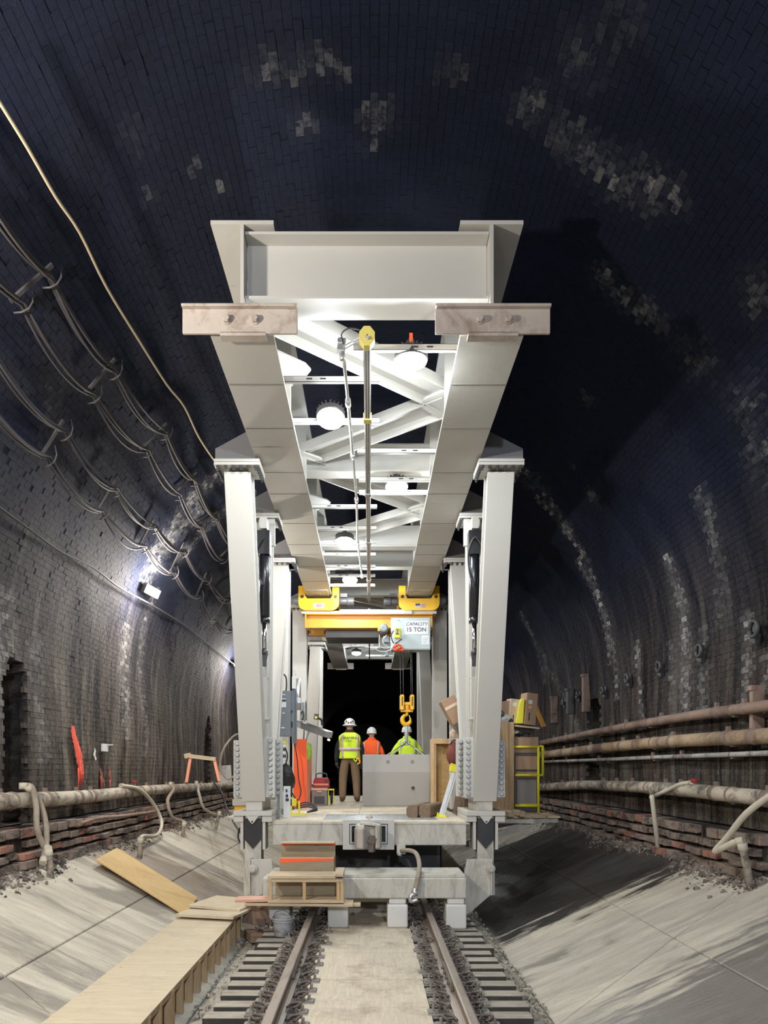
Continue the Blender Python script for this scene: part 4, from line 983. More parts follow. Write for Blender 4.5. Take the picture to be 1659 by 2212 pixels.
# legs
TOPZ = 3.80
def h_leg(sd, yt, yb, zb, name='leg', x=1.635, wx=.33, dp=.28):
    X = GX * .5 + sd * x
    p0, p1 = Vector((X, yb, Z(zb))), Vector((X, yt, Z(TOPZ - .08)))
    d = (p1 - p0).normalized(); n = d.cross(Vector((1, 0, 0))).normalized()
    mb = MB()
    mb.beam(p0 + n * dp / 2, p1 + n * dp / 2, wx, .025); mb.beam(p0 - n * dp / 2, p1 - n * dp / 2, wx, .025); 
    for q in (-1, 1): mb.beam(p0 + Vector((q * (wx / 2 - .035), 0, 0)), p1 + Vector((q * (wx / 2 - .035), 0, 0)), .018, dp)
    lg = part(mb, name, 'steel', gantry, bevel=.004)
    # double head plate with bolts
    xi = GX * .5 + sd * (x - .29); xo = GX * .5 + sd * (x + .27)
    mb = MB(); mb.box(xi, xo, yt - .24, yt + .24, Z(TOPZ - .075), Z(TOPZ - .038)); mb.box(xi, xo, yt - .24, yt + .24, Z(TOPZ - .034), Z(TOPZ + .0)); part(mb, 'head_plate', 'steel', lg, bevel=.003)
    for k in range(6):
        bx = xi + (xo - xi) * (k + .5) / 6
        mb = MB(); mb.lathe([(.021, 0), (.021, -.03), (.012, -.032), (.012, -.055)], (bx, yt - .215, Z(TOPZ - .075)), seg=6); part(mb, 'bolt', 'dark_bolt', lg)
        if k:
            by = yt - .215 + k * .08
            for xx in (xi + sd * .03, xo - sd * .03):
                mb = MB(); mb.lathe([(.021, 0), (.021, -.03), (.012, -.032), (.012, -.055)], (xx, by, Z(TOPZ - .075)), seg=6); part(mb, 'bolt', 'dark_bolt', lg)
    # haunch bracket from the girder
    xg = GX + sd * 1.11
    mb = MB(); poly = [(xo, Z(TOPZ)), (xo, Z(TOPZ + .16)), (xg + sd * .30, Z(TOPZ + .42)), (xg + sd * .015, Z(TOPZ + .42)), (xg + sd * .015, Z(TOPZ + .045)), (xg + sd*.285, Z(TOPZ + .045)), (xg + sd*.285, Z(TOPZ))]
    mb.prism(poly if sd > 0 else poly[::-1], 'y', yt - .15, yt - .125); mb.prism(poly if sd > 0 else poly[::-1], 'y', yt + .125, yt + .15)
    part(mb, 'haunch', 'haunch_shade_grey', lg)
    return lg
for sd in (-1, 1):
    h_leg(sd, 9.32, 10.62, -.42); h_leg(sd, 11.25, 11.0, -.42); h_leg(sd, 13.6, 11.5, -.42); h_leg(sd, 13.35 + .35, 13.45, -.74)
    h_leg(sd, 17.4, 17.35, -.74); h_leg(sd, 22.5, 20.0, -.5); h_leg(sd, 22.9 + .3, 22.8, -.74)
    X = GX * .5 + sd * 1.635
    # splice plates: two rows of bolts each side of the foot
    for (xa, xb, y, z0, z1) in ((-.30, -.125, 10.50, -.41, .44), (-.36, -.18, 10.92, -.41, .44), (.125, .29, 10.50, -.41, .40), (.14, .30, 10.92, -.41, .40)):
        mb = MB(); mb.box(X + sd * xa, X + sd * xb, y - .012, y + .012, Z(z0), Z(z1)); pl = part(mb, 'splice_plate', 'steel', gantry, bevel=.006)
        for k in range(10):
            bx = X + sd * ((xa * .62 + xb * .38) if xa < 0 else (xa * .35 + xb * .65)); bz = Z(z0 + .05 + k * (z1 - z0 - .10) / 9)
            mb = MB(); mb.lathe([(.036, -.012), (.036, -.018), (.029, -.019), (.029, -.040), (.024, -.045)], (bx, y, bz), 'y', 12); part(mb, 'bolt', 'bolt', pl)
    mb = MB(); mb.box(X - .25, X + .25, 10.55, 11.6, Z(-.43), Z(-.38)); mb.box(X - .115, X + .115, 10.5, 11.4, Z(-.60), Z(-.43)); part(mb, 'foot_stub', 'steel_dirty', gantry, bevel=.006)
    mb = MB(); mb.box(X - .27, X + .27, 10.36, 11.5, Z(-.665), Z(-.60)); mb.box(X - .27, X - .13, 10.38, 11.5, Z(-.75), Z(-.67)); mb.box(X + .13, X + .27, 10.38, 11.5, Z(-.75), Z(-.67)); part(mb, 'clamp_flange', 'steel', gantry, bevel=.006)
    mb = MB(); mb.prism([(X - .09, Z(-.665)), (X + .09, Z(-.665)), (X + .02, Z(-.76)), (X, Z(-.775)), (X - .02, Z(-.76))], 'y', 10.345, 10.36); part(mb, 'lug', 'steel', gantry)
    mb = MB(); mb.cyl((X, 10.33, Z(-.742)), (X, 10.346, Z(-.742)), .012, 8); part(mb, 'lug_hole', 'rubber', gantry)
    mb = MB(); mb.box(X - .175, X - .135, 10.40, 10.7, Z(-1.14), Z(-.74)); part(mb, 'guide_rail', 'steel', gantry, bevel=.004)
    mb = MB(); mb.box(X + .135, X + .175, 10.40, 10.7, Z(-1.14), Z(-.74)); part(mb, 'guide_rail', 'steel', gantry, bevel=.004)
    mb = MB(); mb.prism([(X - .115, Z(-.70)), (X + .115, Z(-.70)), (X + .115, Z(-1.0)), (X, Z(-1.13)), (X - .115, Z(-1.0))], 'y', 10.40, 10.42); part(mb, 'slide_pad', 'black', gantry, 'black V-shaped slide pad')
    mb = MB(); mb.box(X - .115, X + .115, 10.42, 10.66, Z(-1.36), Z(-.66)); part(mb, 'jacking_post', 'steel_dirty', gantry, bevel=.004)
    # pin plate
    mb = MB()
    if sd > 0: poly = [(1.33, -1.25), (1.66, -1.25), (1.66, -1.74), (1.36, -2.0), (1.30, -2.02), (1.30, -1.62), (1.28, -1.52)]
    else: poly = [(-1.71, -1.25), (-1.36, -1.25), (-1.34, -1.45), (-1.39, -1.72), (-1.72, -1.78)]
    mb.prism([(a, Z(b)) for a, b in poly], 'y', 10.20, 10.235)
    mb.box(sd * 1.66 - .012, sd * 1.66 + .012, 10.15, 10.8, Z(-1.74), Z(-1.25)); pp = part(mb, 'pin_plate', 'steel_dirty', gantry, bevel=.004)
    px_ = X + (.03 if sd > 0 else .04); 
    mb = MB(); mb.lathe([(.062, 0), (.062, -.06), (.045, -.062), (.045, -.085), (.035, -.092)], (px_, 10.2, Z(-1.375)), 'y', 20); part(mb, 'pin', 'steel_dirty', pp)
    mb = MB(); mb.box(sd * 1.40 - .06, sd * 1.40 + .06, 10.24, 10.6, Z(-1.62), Z(-1.42)); part(mb, 'trailing_arm', 'steel_dirty', gantry)
    mb = MB(); mb.box(X - .10, X + .10, 10.24, 10.9, Z(-1.75), Z(-1.36)); part(mb, 'foot_box', 'steel_dirty', gantry)
    # hydraulic cylinder between the two front legs
    hx = X - sd * .115; hy = 10.72
    mb = MB(); mb.box(hx - .12, hx + .12, 10.98, 11.03, Z(3.30), Z(3.70)); mb.box(hx - .05, hx + .05, 10.6, 10.98, Z(3.44), Z(3.60)); part(mb, 'cylinder_mount', 'steel', gantry, bevel=.004)
    mb = MB(); mb.tube([(hx, hy, Z(3.52)), (hx, hy, Z(3.40))], .05, 16); mb.tube([(hx, hy, Z(3.40)), (hx, hy, Z(2.16))], .074, 20); mb.box(hx - .09, hx + .09, hy - .1, hy + .09, Z(3.08), Z(3.42)); mb.tube([(hx, hy, Z(2.18)), (hx, hy, Z(2.10))], .08, 20); 
    hc = part(mb, 'hydraulic_cylinder', 'black', gantry, 'black hydraulic cylinder')
    mb = MB(); mb.tube([(hx, hy, Z(2.12)), (hx, hy, Z(1.66))], .033, 16); part(mb, 'rod', 'chrome', hc, 'chromed rod')
    mb = MB(); mb.tube([(hx + .09 * sd, hy - .08, Z(2.2)), (hx + .09 * sd, hy - .08, Z(2.95))], .016, 8); part(mb, 'pressure_tube', 'chrome', hc)
    mb = MB(); mb.tube(smooth_path([(hx + .09 * sd, hy - .08, Z(2.9)), (hx + .13 * sd, hy - .14, Z(3.05)), (hx, hy - .16, Z(3.30)), (hx - .1, hy - .12, Z(3.1)), (hx - .08, hy - .1, Z(2.8)), (hx, hy - .09, Z(2.62))], 5), .013, 8); part(mb, 'hose_loop', 'rubber', hc)
    mb = MB(); mb.box(hx - .045, hx + .045, hy - .04, hy + .04, Z(1.48), Z(1.68)); mb.tube([(hx, hy, Z(1.72)), (hx, hy, Z(1.64))], .05, 12); part(mb, 'clevis', 'dark_bolt', hc)
    mb = MB()
    for q in (-.05, .05): mb.prism([(hy - .05, Z(1.30)), (hy - .05, Z(1.55)), (hy, Z(1.62)), (hy + .05, Z(1.55)), (hy + .05, Z(1.30))], 'x', hx + q - .012, hx + q + .012)
    mb.box(hx - .055, hx + .055, hy - .06, hy + .06, Z(.72), Z(1.32)); mb.box(hx - .08, hx + .08, hy - .07, hy + .07, Z(.70), Z(.73)); mb.box(hx - .02, hx + .02, hy - .05, hy - .02, Z(.56), Z(.72)); part(mb, 'lower_post', 'steel', gantry, bevel=.004)
# deck: front beam, side sills, plate, plywood, checker plate
mb = MB(); mb.box(-1.38, 1.355, 10.45, 10.80, Z(-1.085), Z(-.775)); part(mb, 'front_beam', 'steel_dirty', gantry, bevel=.012)
mb = MB()
for x in (-1.2, 1.2): mb.box(x - .08, x + .08, 10.8, 21.5, Z(-1.08), Z(-.80))
for y in np.arange(12, 21.5, 1.5): mb.box(-1.2, 1.2, y, y + .1, Z(-1.0), Z(-.80))
part(mb, 'under_frame', 'steel_dirty', gantry)
mb = MB(); mb.box(-1.12, 1.12, 11.6, 12.6, Z(-1.74), Z(-1.09)); part(mb, 'under_deck_shade', 'black', gantry, 'added black box standing for the shade under the deck', bevel=.03)  # added black box, hides the lit floor to imitate deep shade
mb = MB(); mb.box(-1.42, 1.40, 10.44, 20.6, Z(-.785), Z(-.762)); part(mb, 'deck_plate', 'steel_dirty', gantry)
for k, (a, b) in enumerate(((10.50, 12.4), (12.41, 14.85), (14.86, 17.3), (17.31, 20.5))):
    for (xa, xb) in ((-1.40, -.19), (-.18, 1.38)):
        mb = MB(); mb.box(xa, xb, a, b, Z(-.762), Z(-.75)); part(mb, 'deck_sheet', 'ply_track', gantry, bevel=.002)
mb = MB(); mb.box(-.72, .98, 10.75, 12.1, Z(-.75), Z(-.745)); ck = part(mb, 'checker_plate', 'galv', gantry, 'bright checker plate')
mb = MB()
for i in range(26):
    for j in range(20):
        x, y = -.68 + i * .064 + (.032 if j % 2 else 0), 10.79 + j * .066
        mb.rbox((x, y, Z(-.744)), (.036, .010, .005), (0, 0, 45 if (i + j) % 2 else -45))
part(mb, 'raised_lugs', 'galv', ck, kind='stuff')
# coupler in its pocket frame
mb = MB(); x0, x1, z0, z1 = -.385, .335, -1.135, -.72
for (a, b, c, d) in ((x0, x1, z1 - .055, z1), (x0, x1, z0, z0 + .075), (x0, x0 + .09, z0 + .075, z1 - .055), (x1 - .09, x1, z0 + .075, z1 - .055)): mb.box(a, b, 10.36, 10.446, Z(c), Z(d))
cf = part(mb, 'coupler_pocket', 'steel', gantry)
mb = MB(); mb.box(x0 + .1, x1 - .1, 10.438, 10.448, Z(z0 + .08), Z(z1 - .06)); part(mb, 'pocket_dark', 'rubber', cf)  # black sheet standing in for the darkness of the open pocket
mb = MB()
for (a, b, c, d) in ((x0 + .10, x0 + .125, z0 + .106, z1 - .086), (x1 - .125, x1 - .10, z0 + .106, z1 - .086), (x0 + .1, x1 - .1, z1 - .085, z1 - .065), (x0 + .1, x1 - .1, z0 + .085, z0 + .105)): mb.box(a, b, 10.34, 10.43, Z(c), Z(d))
part(mb, 'wear_strip', 'bolt', cf)
cx, cz = -.03, -.925
mb = MB()
mb.prism([(cx - .175, 10.10), (cx - .175, 9.98), (cx - .14, 9.90), (cx - .05, 9.88), (cx - .03, 9.98), (cx + .02, 10.04), (cx + .08, 10.02), (cx + .10, 9.92), (cx + .16, 9.96), (cx + .185, 10.1), (cx + .12, 10.25), (cx + .07, 10.6), (cx - .07, 10.6), (cx - .12, 10.25)], 'z', Z(cz - .16), Z(cz + .17))
kn = part(mb, 'coupler_head', 'steel_dirty', gantry, 'dusty knuckle coupler head', bevel=.025)
mb = MB(); mb.prism([(cx - .19, 9.97), (cx - .15, 9.86), (cx - .07, 9.84), (cx - .035, 9.90), (cx - .05, 10.0), (cx - .14, 10.04)], 'z', Z(cz - .15), Z(cz + .13)); part(mb, 'knuckle', 'steel_stop', kn, bevel=.02)
mb = MB(); mb.prism([(cx + .0, 9.93), (cx + .07, 9.90), (cx + .10, 9.98), (cx + .02, 10.02)], 'z', Z(cz - .20), Z(cz + .02)); mb.rbox((cx + .05, 9.93, Z(cz - .04)), (.10, .06, .10), (0, 25, 10)); part(mb, 'locking_block', 'clip', kn, 'rusty lock block', bevel=.012)
mb = MB(); mb.tube([(cx - .10, 9.93, Z(cz + .10)), (cx - .10, 9.93, Z(cz + .16))], .035, 12); mb.rbox((cx, 9.99, Z(cz + .18)), (.22, .14, .03), (0, 6, 0)); mb.box(cx + .0, cx + .035, 10.15, 10.2, Z(cz + .16), Z(cz + .29)); mb.cyl((cx - .03, 10.17, Z(cz + .26)), (cx + .06, 10.17, Z(cz + .26)), .022, 10); part(mb, 'lift_pin', 'steel_dirty', kn)
# lower beam on white bearing blocks
mb = MB(); mb.box(-1.36, 1.215, 9.36, 9.74, Z(-1.645), Z(-1.385)); part(mb, 'bogie_beam', 'steel_dirty', gantry, bevel=.015)
mb = MB(); mb.box(-1.30, 1.20, 9.40, 10.1, Z(-1.382), Z(-1.350)); part(mb, 'beam_cover', 'steel_dirty', gantry)
for x in (-1.15, -.41, .345, 1.085):
    mb = MB(); mb.box(x - .11, x + .11, 9.38, 9.72, Z(-1.72), Z(-1.645)); mb.box(x - .13, x + .13, 9.34, 9.74, Z(-2.012 if abs(x) < 1 else -2.028), Z(-1.72)); 
    part(mb, 'bearing_block', 'white_block' if False else 'precast_white', gantry, 'white painted concrete bearing block', bevel=.022)
# brake hose
pts = [W(867, 1838, 10.3), W(883, 1837, 10.1), W(899, 1844, 9.85), W(906, 1868, 9.55), W(903, 1893, 9.30), W(897, 1925, 9.27)]
mb = MB(); mb.tube(smooth_path(pts, 6), .030, 12); bh = part(mb, 'brake_hose', 'hose', gantry, 'dusty brake air hose')
mb = MB(); mb.tube([pts[-1] + Vector((0, .0, .03)), pts[-1] - Vector((0.01, 0.02, .05))], .042, 12); mb.tube(smooth_path([pts[-1] + Vector((.01, -.02, -.03)), pts[-1] + Vector((-.06, -.04, -.06)), pts[-1] + Vector((-.05, -.04, -.12)), pts[-1] + Vector((.03, -.03, -.10))], 5), .026, 10); part(mb, 'gladhand', 'galv', bh, bevel=0)
p = W(862, 1840, 10.35); mb = MB(); mb.box(p.x - .03, p.x + .09, 10.36, 10.5, Z(-1.20), Z(-1.06)); mb.tube([p + Vector((0, -.03, -.05)), p + Vector((.03, -.03, .03))], .032, 10); mb.beam(p + Vector((-.0, -.06, -.03)), p + Vector((.12, -.06, .24)), .02, .012, up=(0, 1, 0)); part(mb, 'angle_cock', 'steel_dirty', gantry)
# right outrigger and left outrigger
for q in (((1.45, 11.2, Z(-1.15)), (2.5, 11.6, Z(-.86))), ((1.45, 13.4, Z(-1.2)), (2.9, 13.4, Z(-.92)))):
    mb = MB(); mb.beam(*q, .10, .08, up=(0, 1, 0)); part(mb, 'outrigger_strut', 'steel_dirty', gantry)
for q in ((1.4, 3.12, 12.3, 12.4, -.90, -.82), (1.4, 3.12, 13.8, 13.9, -.90, -.82), (1.4, 2.5, 11.35, 11.43, -.84, -.78)):
    mb = MB(); mb.box(*q[:4], Z(q[4]), Z(q[5])); part(mb, 'outrigger_bar', 'steel_dirty', gantry)
for k in range(6):
    mb = MB(); mb.box(1.72 + k * .24, 1.93 + k * .24, 12.2, 14.1, Z(-.82), Z(-.785)); part(mb, 'outrigger_plank', 'pine_x', gantry, bevel=.003)
mb = MB(); mb.box(-2.2, -1.4, 11.3, 11.9, Z(-.78), Z(-.74)); part(mb, 'side_bracket', 'steel_dirty', gantry)
# ================================================================== HIGH BAY LAMPS
def bay(p, label, tilt=(0, 0), power=BAY_W, r=.165, strap='rubber'):
    p = Vector(p); root = thing('high_bay_lamp', label, 'lamp', p, 'round lamps under the gantry bracing')
    mb = MB(); mb.lathe([(r * .45, .13), (r * .55, .12), (r * .6, .06), (r * .98, .055), (r, 0), (r * .94, -.012)], p, seg=28)
    for k in range(20):
        a = 2 * math.pi * k / 20; c, s_ = math.cos(a), math.sin(a)
        mb.beam(p + Vector((c * r * .55, s_ * r * .55, .085)), p + Vector((c * r * .97, s_ * r * .97, .07)), .006, .05, up=(-s_, c, 0))
    h = part(mb, 'housing', 'dark_plastic', root, 'finned dark housing')
    mb = MB(); mb.lathe([(r * .95, -.006), (r * .9, -.03), (r * .6, -.055), (.01, -.065)], p, seg=28); part(mb, 'lens', 'lamp_cool', root, 'glowing white lens')
    mb = MB(); mb.tube(smooth_path([p + Vector((-.03, 0, .12)), p + Vector((-.02, -.02, .19)), p + Vector((.02, -.02, .19)), p + Vector((.03, 0, .12))], 4), .007, 6); part(mb, 'hanging_loop', 'rubber', root)
    mb = MB(); mb.box(p.x - .016, p.x + .016, p.y - .03, p.y - .024, p.z + .12, p.z + .24); part(mb, 'strap', strap, root)
    root.rotation_euler = (R(tilt[0]), R(tilt[1]), 0)
    L = bpy.data.lights.new('bay_light', 'POINT'); L.energy = power; L.color = (0.90, 0.965, 1.0); L.shadow_soft_size = .045
    lo = bpy.data.objects.new('bay_light', L); COL.objects.link(lo); lo.parent = root; lo.location = (0, 0, -.125)
    return root
bay((GX + .42, 7.12, Z(3.93)), 'glaring round high bay lamp nearest the end beam, hung from an orange strap', power=BAY_W, strap='orange')
bay((GX - .42, 8.40, Z(3.98)), 'glaring round high bay lamp, second from the near end, left of the conductor bar', (-20, 0))
bay((GX + .40, 10.45, Z(3.98)), 'glaring round high bay lamp, third from the near end, on the right', (-14, 0))
bay((GX - .42, 12.95, Z(3.98)), 'round high bay lamp, fourth from the near end, on the left arm', (-12, 0))
bay((GX - .40, 15.6, Z(3.98)), 'round high bay lamp just ahead of the yellow hoist trolley', (-12, 0))
bay((GX - .46, 22.0, Z(3.98)), 'round high bay lamp seen between the yellow beam and the far girders', (-12, 0))
bay((GX - .45, 25.5, Z(3.98)), 'round high bay lamp at the far end of the gantry', (-12, 0))
# ================================================================== HOIST TROLLEY
ty = 17.0
tr = thing('hoist_trolley', 'yellow crane trolley slung under both girders with grey control box', 'crane trolley', (0, ty, Z(3.1)))
for sd in (-1, 1):
    x = GX + sd * 1.11
    o_, i_ = .45, .42; zt, zb = 4.04, 3.50
    n = 6
    poly = [(-o_, zt), (-o_, zb + .16)] + [(-o_ + .16 - .16 * math.cos(a), zb + .16 - .16 * math.sin(a)) for a in np.linspace(.1, math.pi / 2, n)] + [(o_ - .16 + .16 * math.sin(a), zb + .16 - .16 * math.cos(a)) for a in np.linspace(0, math.pi / 2, n)] + [(o_, zt), (.30, zt), (.30, zb + .33), (.26, zb + .26), (-.26, zb + .26), (-.30, zb + .33), (-.30, zt)]
    mb = MB(); mb.prism([(x + a, Z(b)) for a, b in poly[::-1]], 'y', ty + .55, ty + .58); part(mb, 'end_bracket', 'yellow', tr, 'yellow C-shaped rear bracket')
    mb = MB(); mb.prism([(x + a, Z(b)) for a, b in poly[::-1]], 'y', ty - .62, ty - .59)
    eb = part(mb, 'end_bracket', 'yellow', tr, 'yellow C-shaped bracket')
    mb = MB(); mb.box(x - .3, x + .3, ty - .59, ty + .55, Z(3.50), Z(3.54)); mb.box(x - .44, x - .42, ty - .59, ty + .55, Z(3.6), Z(4.0)); mb.box(x + .42, x + .44, ty - .59, ty + .55, Z(3.6), Z(4.0)); part(mb, 'bracket_body', 'yellow', eb)
    for q in (-.37, .37):
        for y in (ty - .66, ty + .3):
            mb = MB(); mb.lathe([(.035, 0), (.035, .06)], (x + q, y + .02, Z(3.80)), 'y', 14); part(mb, 'axle_hole', 'rubber', eb)
    for y in (ty - .4, ty + .35):
        mb = MB()
        for q in (-.2, .2): mb.lathe([(.10, -.05), (.10, .05), (.12, .05), (.12, .07)], (x + q, y, Z(3.997)), 'x', 16)
        part(mb, 'wheel', 'dark_plastic', eb)
    # drive motor
    mx = x - sd * .56
    mb = MB(); mb.tube([(mx + sd * .10, ty - .5, Z(3.72)), (mx - sd * .06, ty - .5, Z(3.72))], .085, 14); mb.tube([(mx - sd * .06, ty - .5, Z(3.72)), (mx - sd * .22, ty - .5, Z(3.72))], .105, 14); mb.box(mx - .09, mx + .07, ty - .57, ty - .42, Z(3.80), Z(3.89)); part(mb, 'drive_motor', 'dark_plastic', tr, bevel=.006)
    mb = MB(); mb.lathe([(.11, 0), (.09, .10), (.06, .16)] if sd > 0 else [(.06, -.16), (.09, -.10), (.11, 0)], (x + sd * .46, ty - .3, Z(3.78)), 'x', 14); part(mb, 'buffer', 'panel_grey', tr)
# sticker panels: left maker's plate, right warning label
for sd, txt in ((-1, 'SEE'), (1, None)):
    x = GX + sd * 1.11
    mb = MB(); mb.box(x - .12, x + .12, ty - .626, ty - .621, Z(3.545), Z(3.655)) if txt else mb.box(x - .09, x + .14, ty - .626, ty - .621, Z(3.545), Z(3.655)); pl = part(mb, 'sticker', 'white' if txt else 'card_pale', tr)
    if txt: text_mesh(txt, .10, pl, 'sign_red', (x, ty - .628, Z(3.60)), (R(90), 0, 0), label='dark red letters', shear=.3, bold=.003)
    else:
        mb = MB(); mb.box(x - .08, x - .035, ty - .628, ty - .626, Z(3.60), Z(3.645)); mb.box(x - .03, x + .015, ty - .628, ty - .626, Z(3.60), Z(3.645)); part(mb, 'symbol', 'ink', pl)
        mb = MB()
        for k in range(4): mb.box(x + .03, x + .13, ty - .628, ty - .626, Z(3.56 + k * .022), Z(3.567 + k * .022))
        part(mb, 'print_line', 'sign_red', pl)
mb = MB(); mb.box(GX - 1.5, GX + 1.5, ty - .55, ty - .20, Z(3.44), Z(3.50)); mb.box(GX - .65, GX + .95, ty - .60, ty - .55, Z(3.42), Z(3.52)); part(mb, 'trolley_rail', 'steel', tr, 'white top rail of the cross beam')
mb = MB(); mb.ibeam_x(GX - 1.42, GX + 1.42, ty - .42, Z(3.12), Z(3.44), .30, .022, .02); mb.box(GX - 1.42, GX - 1.39, ty - .57, ty - .27, Z(3.14), Z(3.42)); part(mb, 'cross_girder', 'amber', tr, 'amber painted cross beam')
mb = MB(); mb.ibeam_x(GX - 1.42, GX + 1.42, ty + .45, Z(3.12), Z(3.44), .30, .022, .02); part(mb, 'cross_girder', 'amber', tr, 'amber painted rear cross beam')
mb = MB(); mb.box(GX - .98, GX + .25, ty - .3, ty + .5, Z(2.95), Z(3.11)); part(mb, 'hoist_frame', 'dark_plastic', tr, bevel=.006)
hy0, hy1 = 15.95, 16.35
def hx_(px): return (px - 800) / F * hy0
mb = MB(); mb.box(hx_(845), hx_(930), hy0, hy1, Z(2.56), Z(3.245)); hb = part(mb, 'control_box', 'box_grey', tr, 'pale grey control box with capacity sign', bevel=.006)
mb = MB(); mb.box(hx_(845) + .01, hx_(930) - .01, hy0 - .012, hy0, Z(2.575), Z(3.23)); part(mb, 'box_door', 'box_grey', hb, bevel=.004)
mb = MB(); mb.box(hx_(874), hx_(925), hy0 - .016, hy0 - .012, Z(2.89), Z(3.175)); sg = part(mb, 'capacity_sign', 'white', hb, 'white hand-lettered capacity sign')
text_mesh('CAPACITY', .098, sg, 'ink', (hx_(899.5), hy0 - .018, Z(3.105)), (R(90), 0, 0), shear=.25)
text_mesh('15 TON', .125, sg, 'ink', (hx_(899), hy0 - .018, Z(2.985)), (R(90), 0, 0), bold=.001)
mb = MB(); mb.box(hx_(911), hx_(927), hy0 - .016, hy0 - .012, Z(2.67), Z(2.86)); lb = part(mb, 'data_plate', 'white', hb)
mb = MB()
for k in range(4): mb.box(hx_(913), hx_(921 + k), hy0 - .018, hy0 - .016, Z(2.70 + k * .035), Z(2.706 + k * .035))
part(mb, 'print_line', 'panel_grey', lb)
mb = MB(); mb.lathe([(.012, 0), (.010, -.02)], (hx_(859), hy0 - .012, Z(3.20)), 'y', 10); part(mb, 'lock_screw', 'bolt', hb)
mb = MB(); mb.box(hx_(850), hx_(872), hy0 - .03, hy0 + .1, Z(2.535), Z(2.60)); mb.tube(smooth_path([(hx_(850), hy0 - .04, Z(2.60)), (hx_(860), hy0 - .07, Z(2.66)), (hx_(866), hy0 - .05, Z(2.60)), (hx_(856), hy0 - .06, Z(2.56))], 4), .02, 8); part(mb, 'orange_sling', 'orange', hb, 'orange rag or strap bunched under the box')
mb = MB(); mb.rbox((hx_(858.5), hy0 - .09, Z(2.90)), (.13, .07, .22), (0, 4, 0)); pd = part(mb, 'pendant_control', 'bright_yellow', tr, 'yellow pendant remote', bevel=.018)
mb = MB(); mb.rbox((hx_(858), hy0 - .13, Z(2.92)), (.07, .012, .12), (0, 4, 0)); part(mb, 'button_face', 'ink', pd, bevel=.004)
for q in (-.015, .02):
    mb = MB(); mb.box(hx_(858) + q - .006, hx_(858) + q + .008, hy0 - .142, hy0 - .137, Z(2.88), Z(2.96)); part(mb, 'button', 'pale_yellow', pd)
# end-on motor with spiral conduit
mc = Vector((hx_(829), hy0 + .02, Z(3.02)))
mb = MB(); mb.lathe([(.06, -.07), (.085, -.06), (.098, -.03), (.098, .25), (.07, .3)], mc, 'y', 22); mt = part(mb, 'hoist_motor', 'panel_grey', tr)
mb = MB()
for rr in (.03, .055, .08): mb.tube([mc + Vector((rr * math.cos(a), -.072 + (.02 if rr > .07 else 0), rr * math.sin(a))) for a in np.linspace(0, 2 * math.pi, 17)], .005, 5, caps=False)
part(mb, 'fan_grille', 'box_grey', mt)
mb = MB(); mb.box(hx_(819) - .03, hx_(819) + .05, hy0, hy0 + .2, Z(2.96), Z(3.06)); part(mb, 'amber_bracket', 'amber', mt)
for pts in ([(820, 1372), (819, 1388), (823, 1398), (838, 1400), (852, 1396)], [(836, 1372), (827, 1382), (832, 1394), (844, 1398), (855, 1388)], [(822, 1396), (812, 1402), (826, 1408), (842, 1404), (850, 1394)], [(850, 1362), (845, 1374), (852, 1390), (868, 1380)]):
    mb = MB(); mb.tube(smooth_path([W(a, b, hy0 - .05) for a, b in pts], 5), .011, 8); part(mb, 'flexible_conduit', 'galv' if pts[0][0] != 850 else 'rubber', tr)
mb = MB(); mb.rbox(W(834, 1382, hy0 + .1), (.13, .15, .14)); mb.rbox(W(836, 1412, hy0 + .15), (.08, .1, .12)); part(mb, 'gearbox', 'panel_grey', tr, bevel=.012)
# ---- hook block, ropes, slings
hp = W(879, 1520, 15.6)
hk = thing('crane_hook', 'yellow twin-sheave crane hook block hanging above the concrete block', 'crane hook', hp)
for q in (-1, 1):
    mb = MB(); x = hp.x + q * .105; mb.prism([(x - .045, hp.z + .16), (x - .035, hp.z + .18), (x + .035, hp.z + .18), (x + .045, hp.z + .16), (x + .045, hp.z - .12), (x + .03, hp.z - .15), (x - .03, hp.z - .15), (x - .045, hp.z - .12)][::-1], 'y', hp.y - .15, hp.y + .15)
    sh = part(mb, 'sheave_guard', 'yellow', hk, bevel=.02)
    mb = MB(); mb.box(x - .011, x + .011, hp.y - .153, hp.y - .149, hp.z - .06, hp.z + .13); part(mb, 'rope_slot', 'rubber', sh)
mb = MB(); mb.box(hp.x - .075, hp.x + .075, hp.y - .06, hp.y + .06, hp.z - .03, hp.z + .03); mb.tube([hp + Vector((0, 0, -.02)), hp + Vector((0, 0, -.17))], .05, 14); mb.box(hp.x - .13, hp.x + .13, hp.y - .05, hp.y + .05, hp.z - .18, hp.z - .13); part(mb, 'yoke', 'yellow', hk, bevel=.008)
cen = hp + Vector((-.01, 0, -.34)); pts = []; rs = []
for k, a in enumerate(np.linspace(R(80), R(385), 22)):
    pts.append(cen + Vector((.085 * math.cos(a), 0, .10 * math.sin(a)))); rs.append(.030 + .022 * math.sin(math.pi * k / 21) ** 1.2 - (.012 if k > 18 else 0))
pts = [hp + Vector((0, 0, -.17))] + pts; rs = [.03] + rs
mb = MB(); mb.tube(pts, rs, 12); part(mb, 'hook', 'yellow', hk, 'yellow hook')
mb = MB(); mb.tube([cen + Vector((.06, 0, .10)), cen + Vector((.085, 0, .0))], .012, 8); part(mb, 'safety_latch', 'galv', hk)
for px in (865.5, 871.5, 888, 891):
    mb = MB(); mb.tube([W(px, 1400, 15.95) + Vector((0, .2, 0)), W(px, 1507, 15.6)], .007, 6); part(mb, 'wire_rope', 'dark_bolt', hk)
sl = thing('lifting_sling', 'grey wire lifting sling from the hook to the concrete block', 'sling', cen)
st0 = cen + Vector((0, 0, -.06)); kn0 = st0 + Vector((.0, 0, -.42))
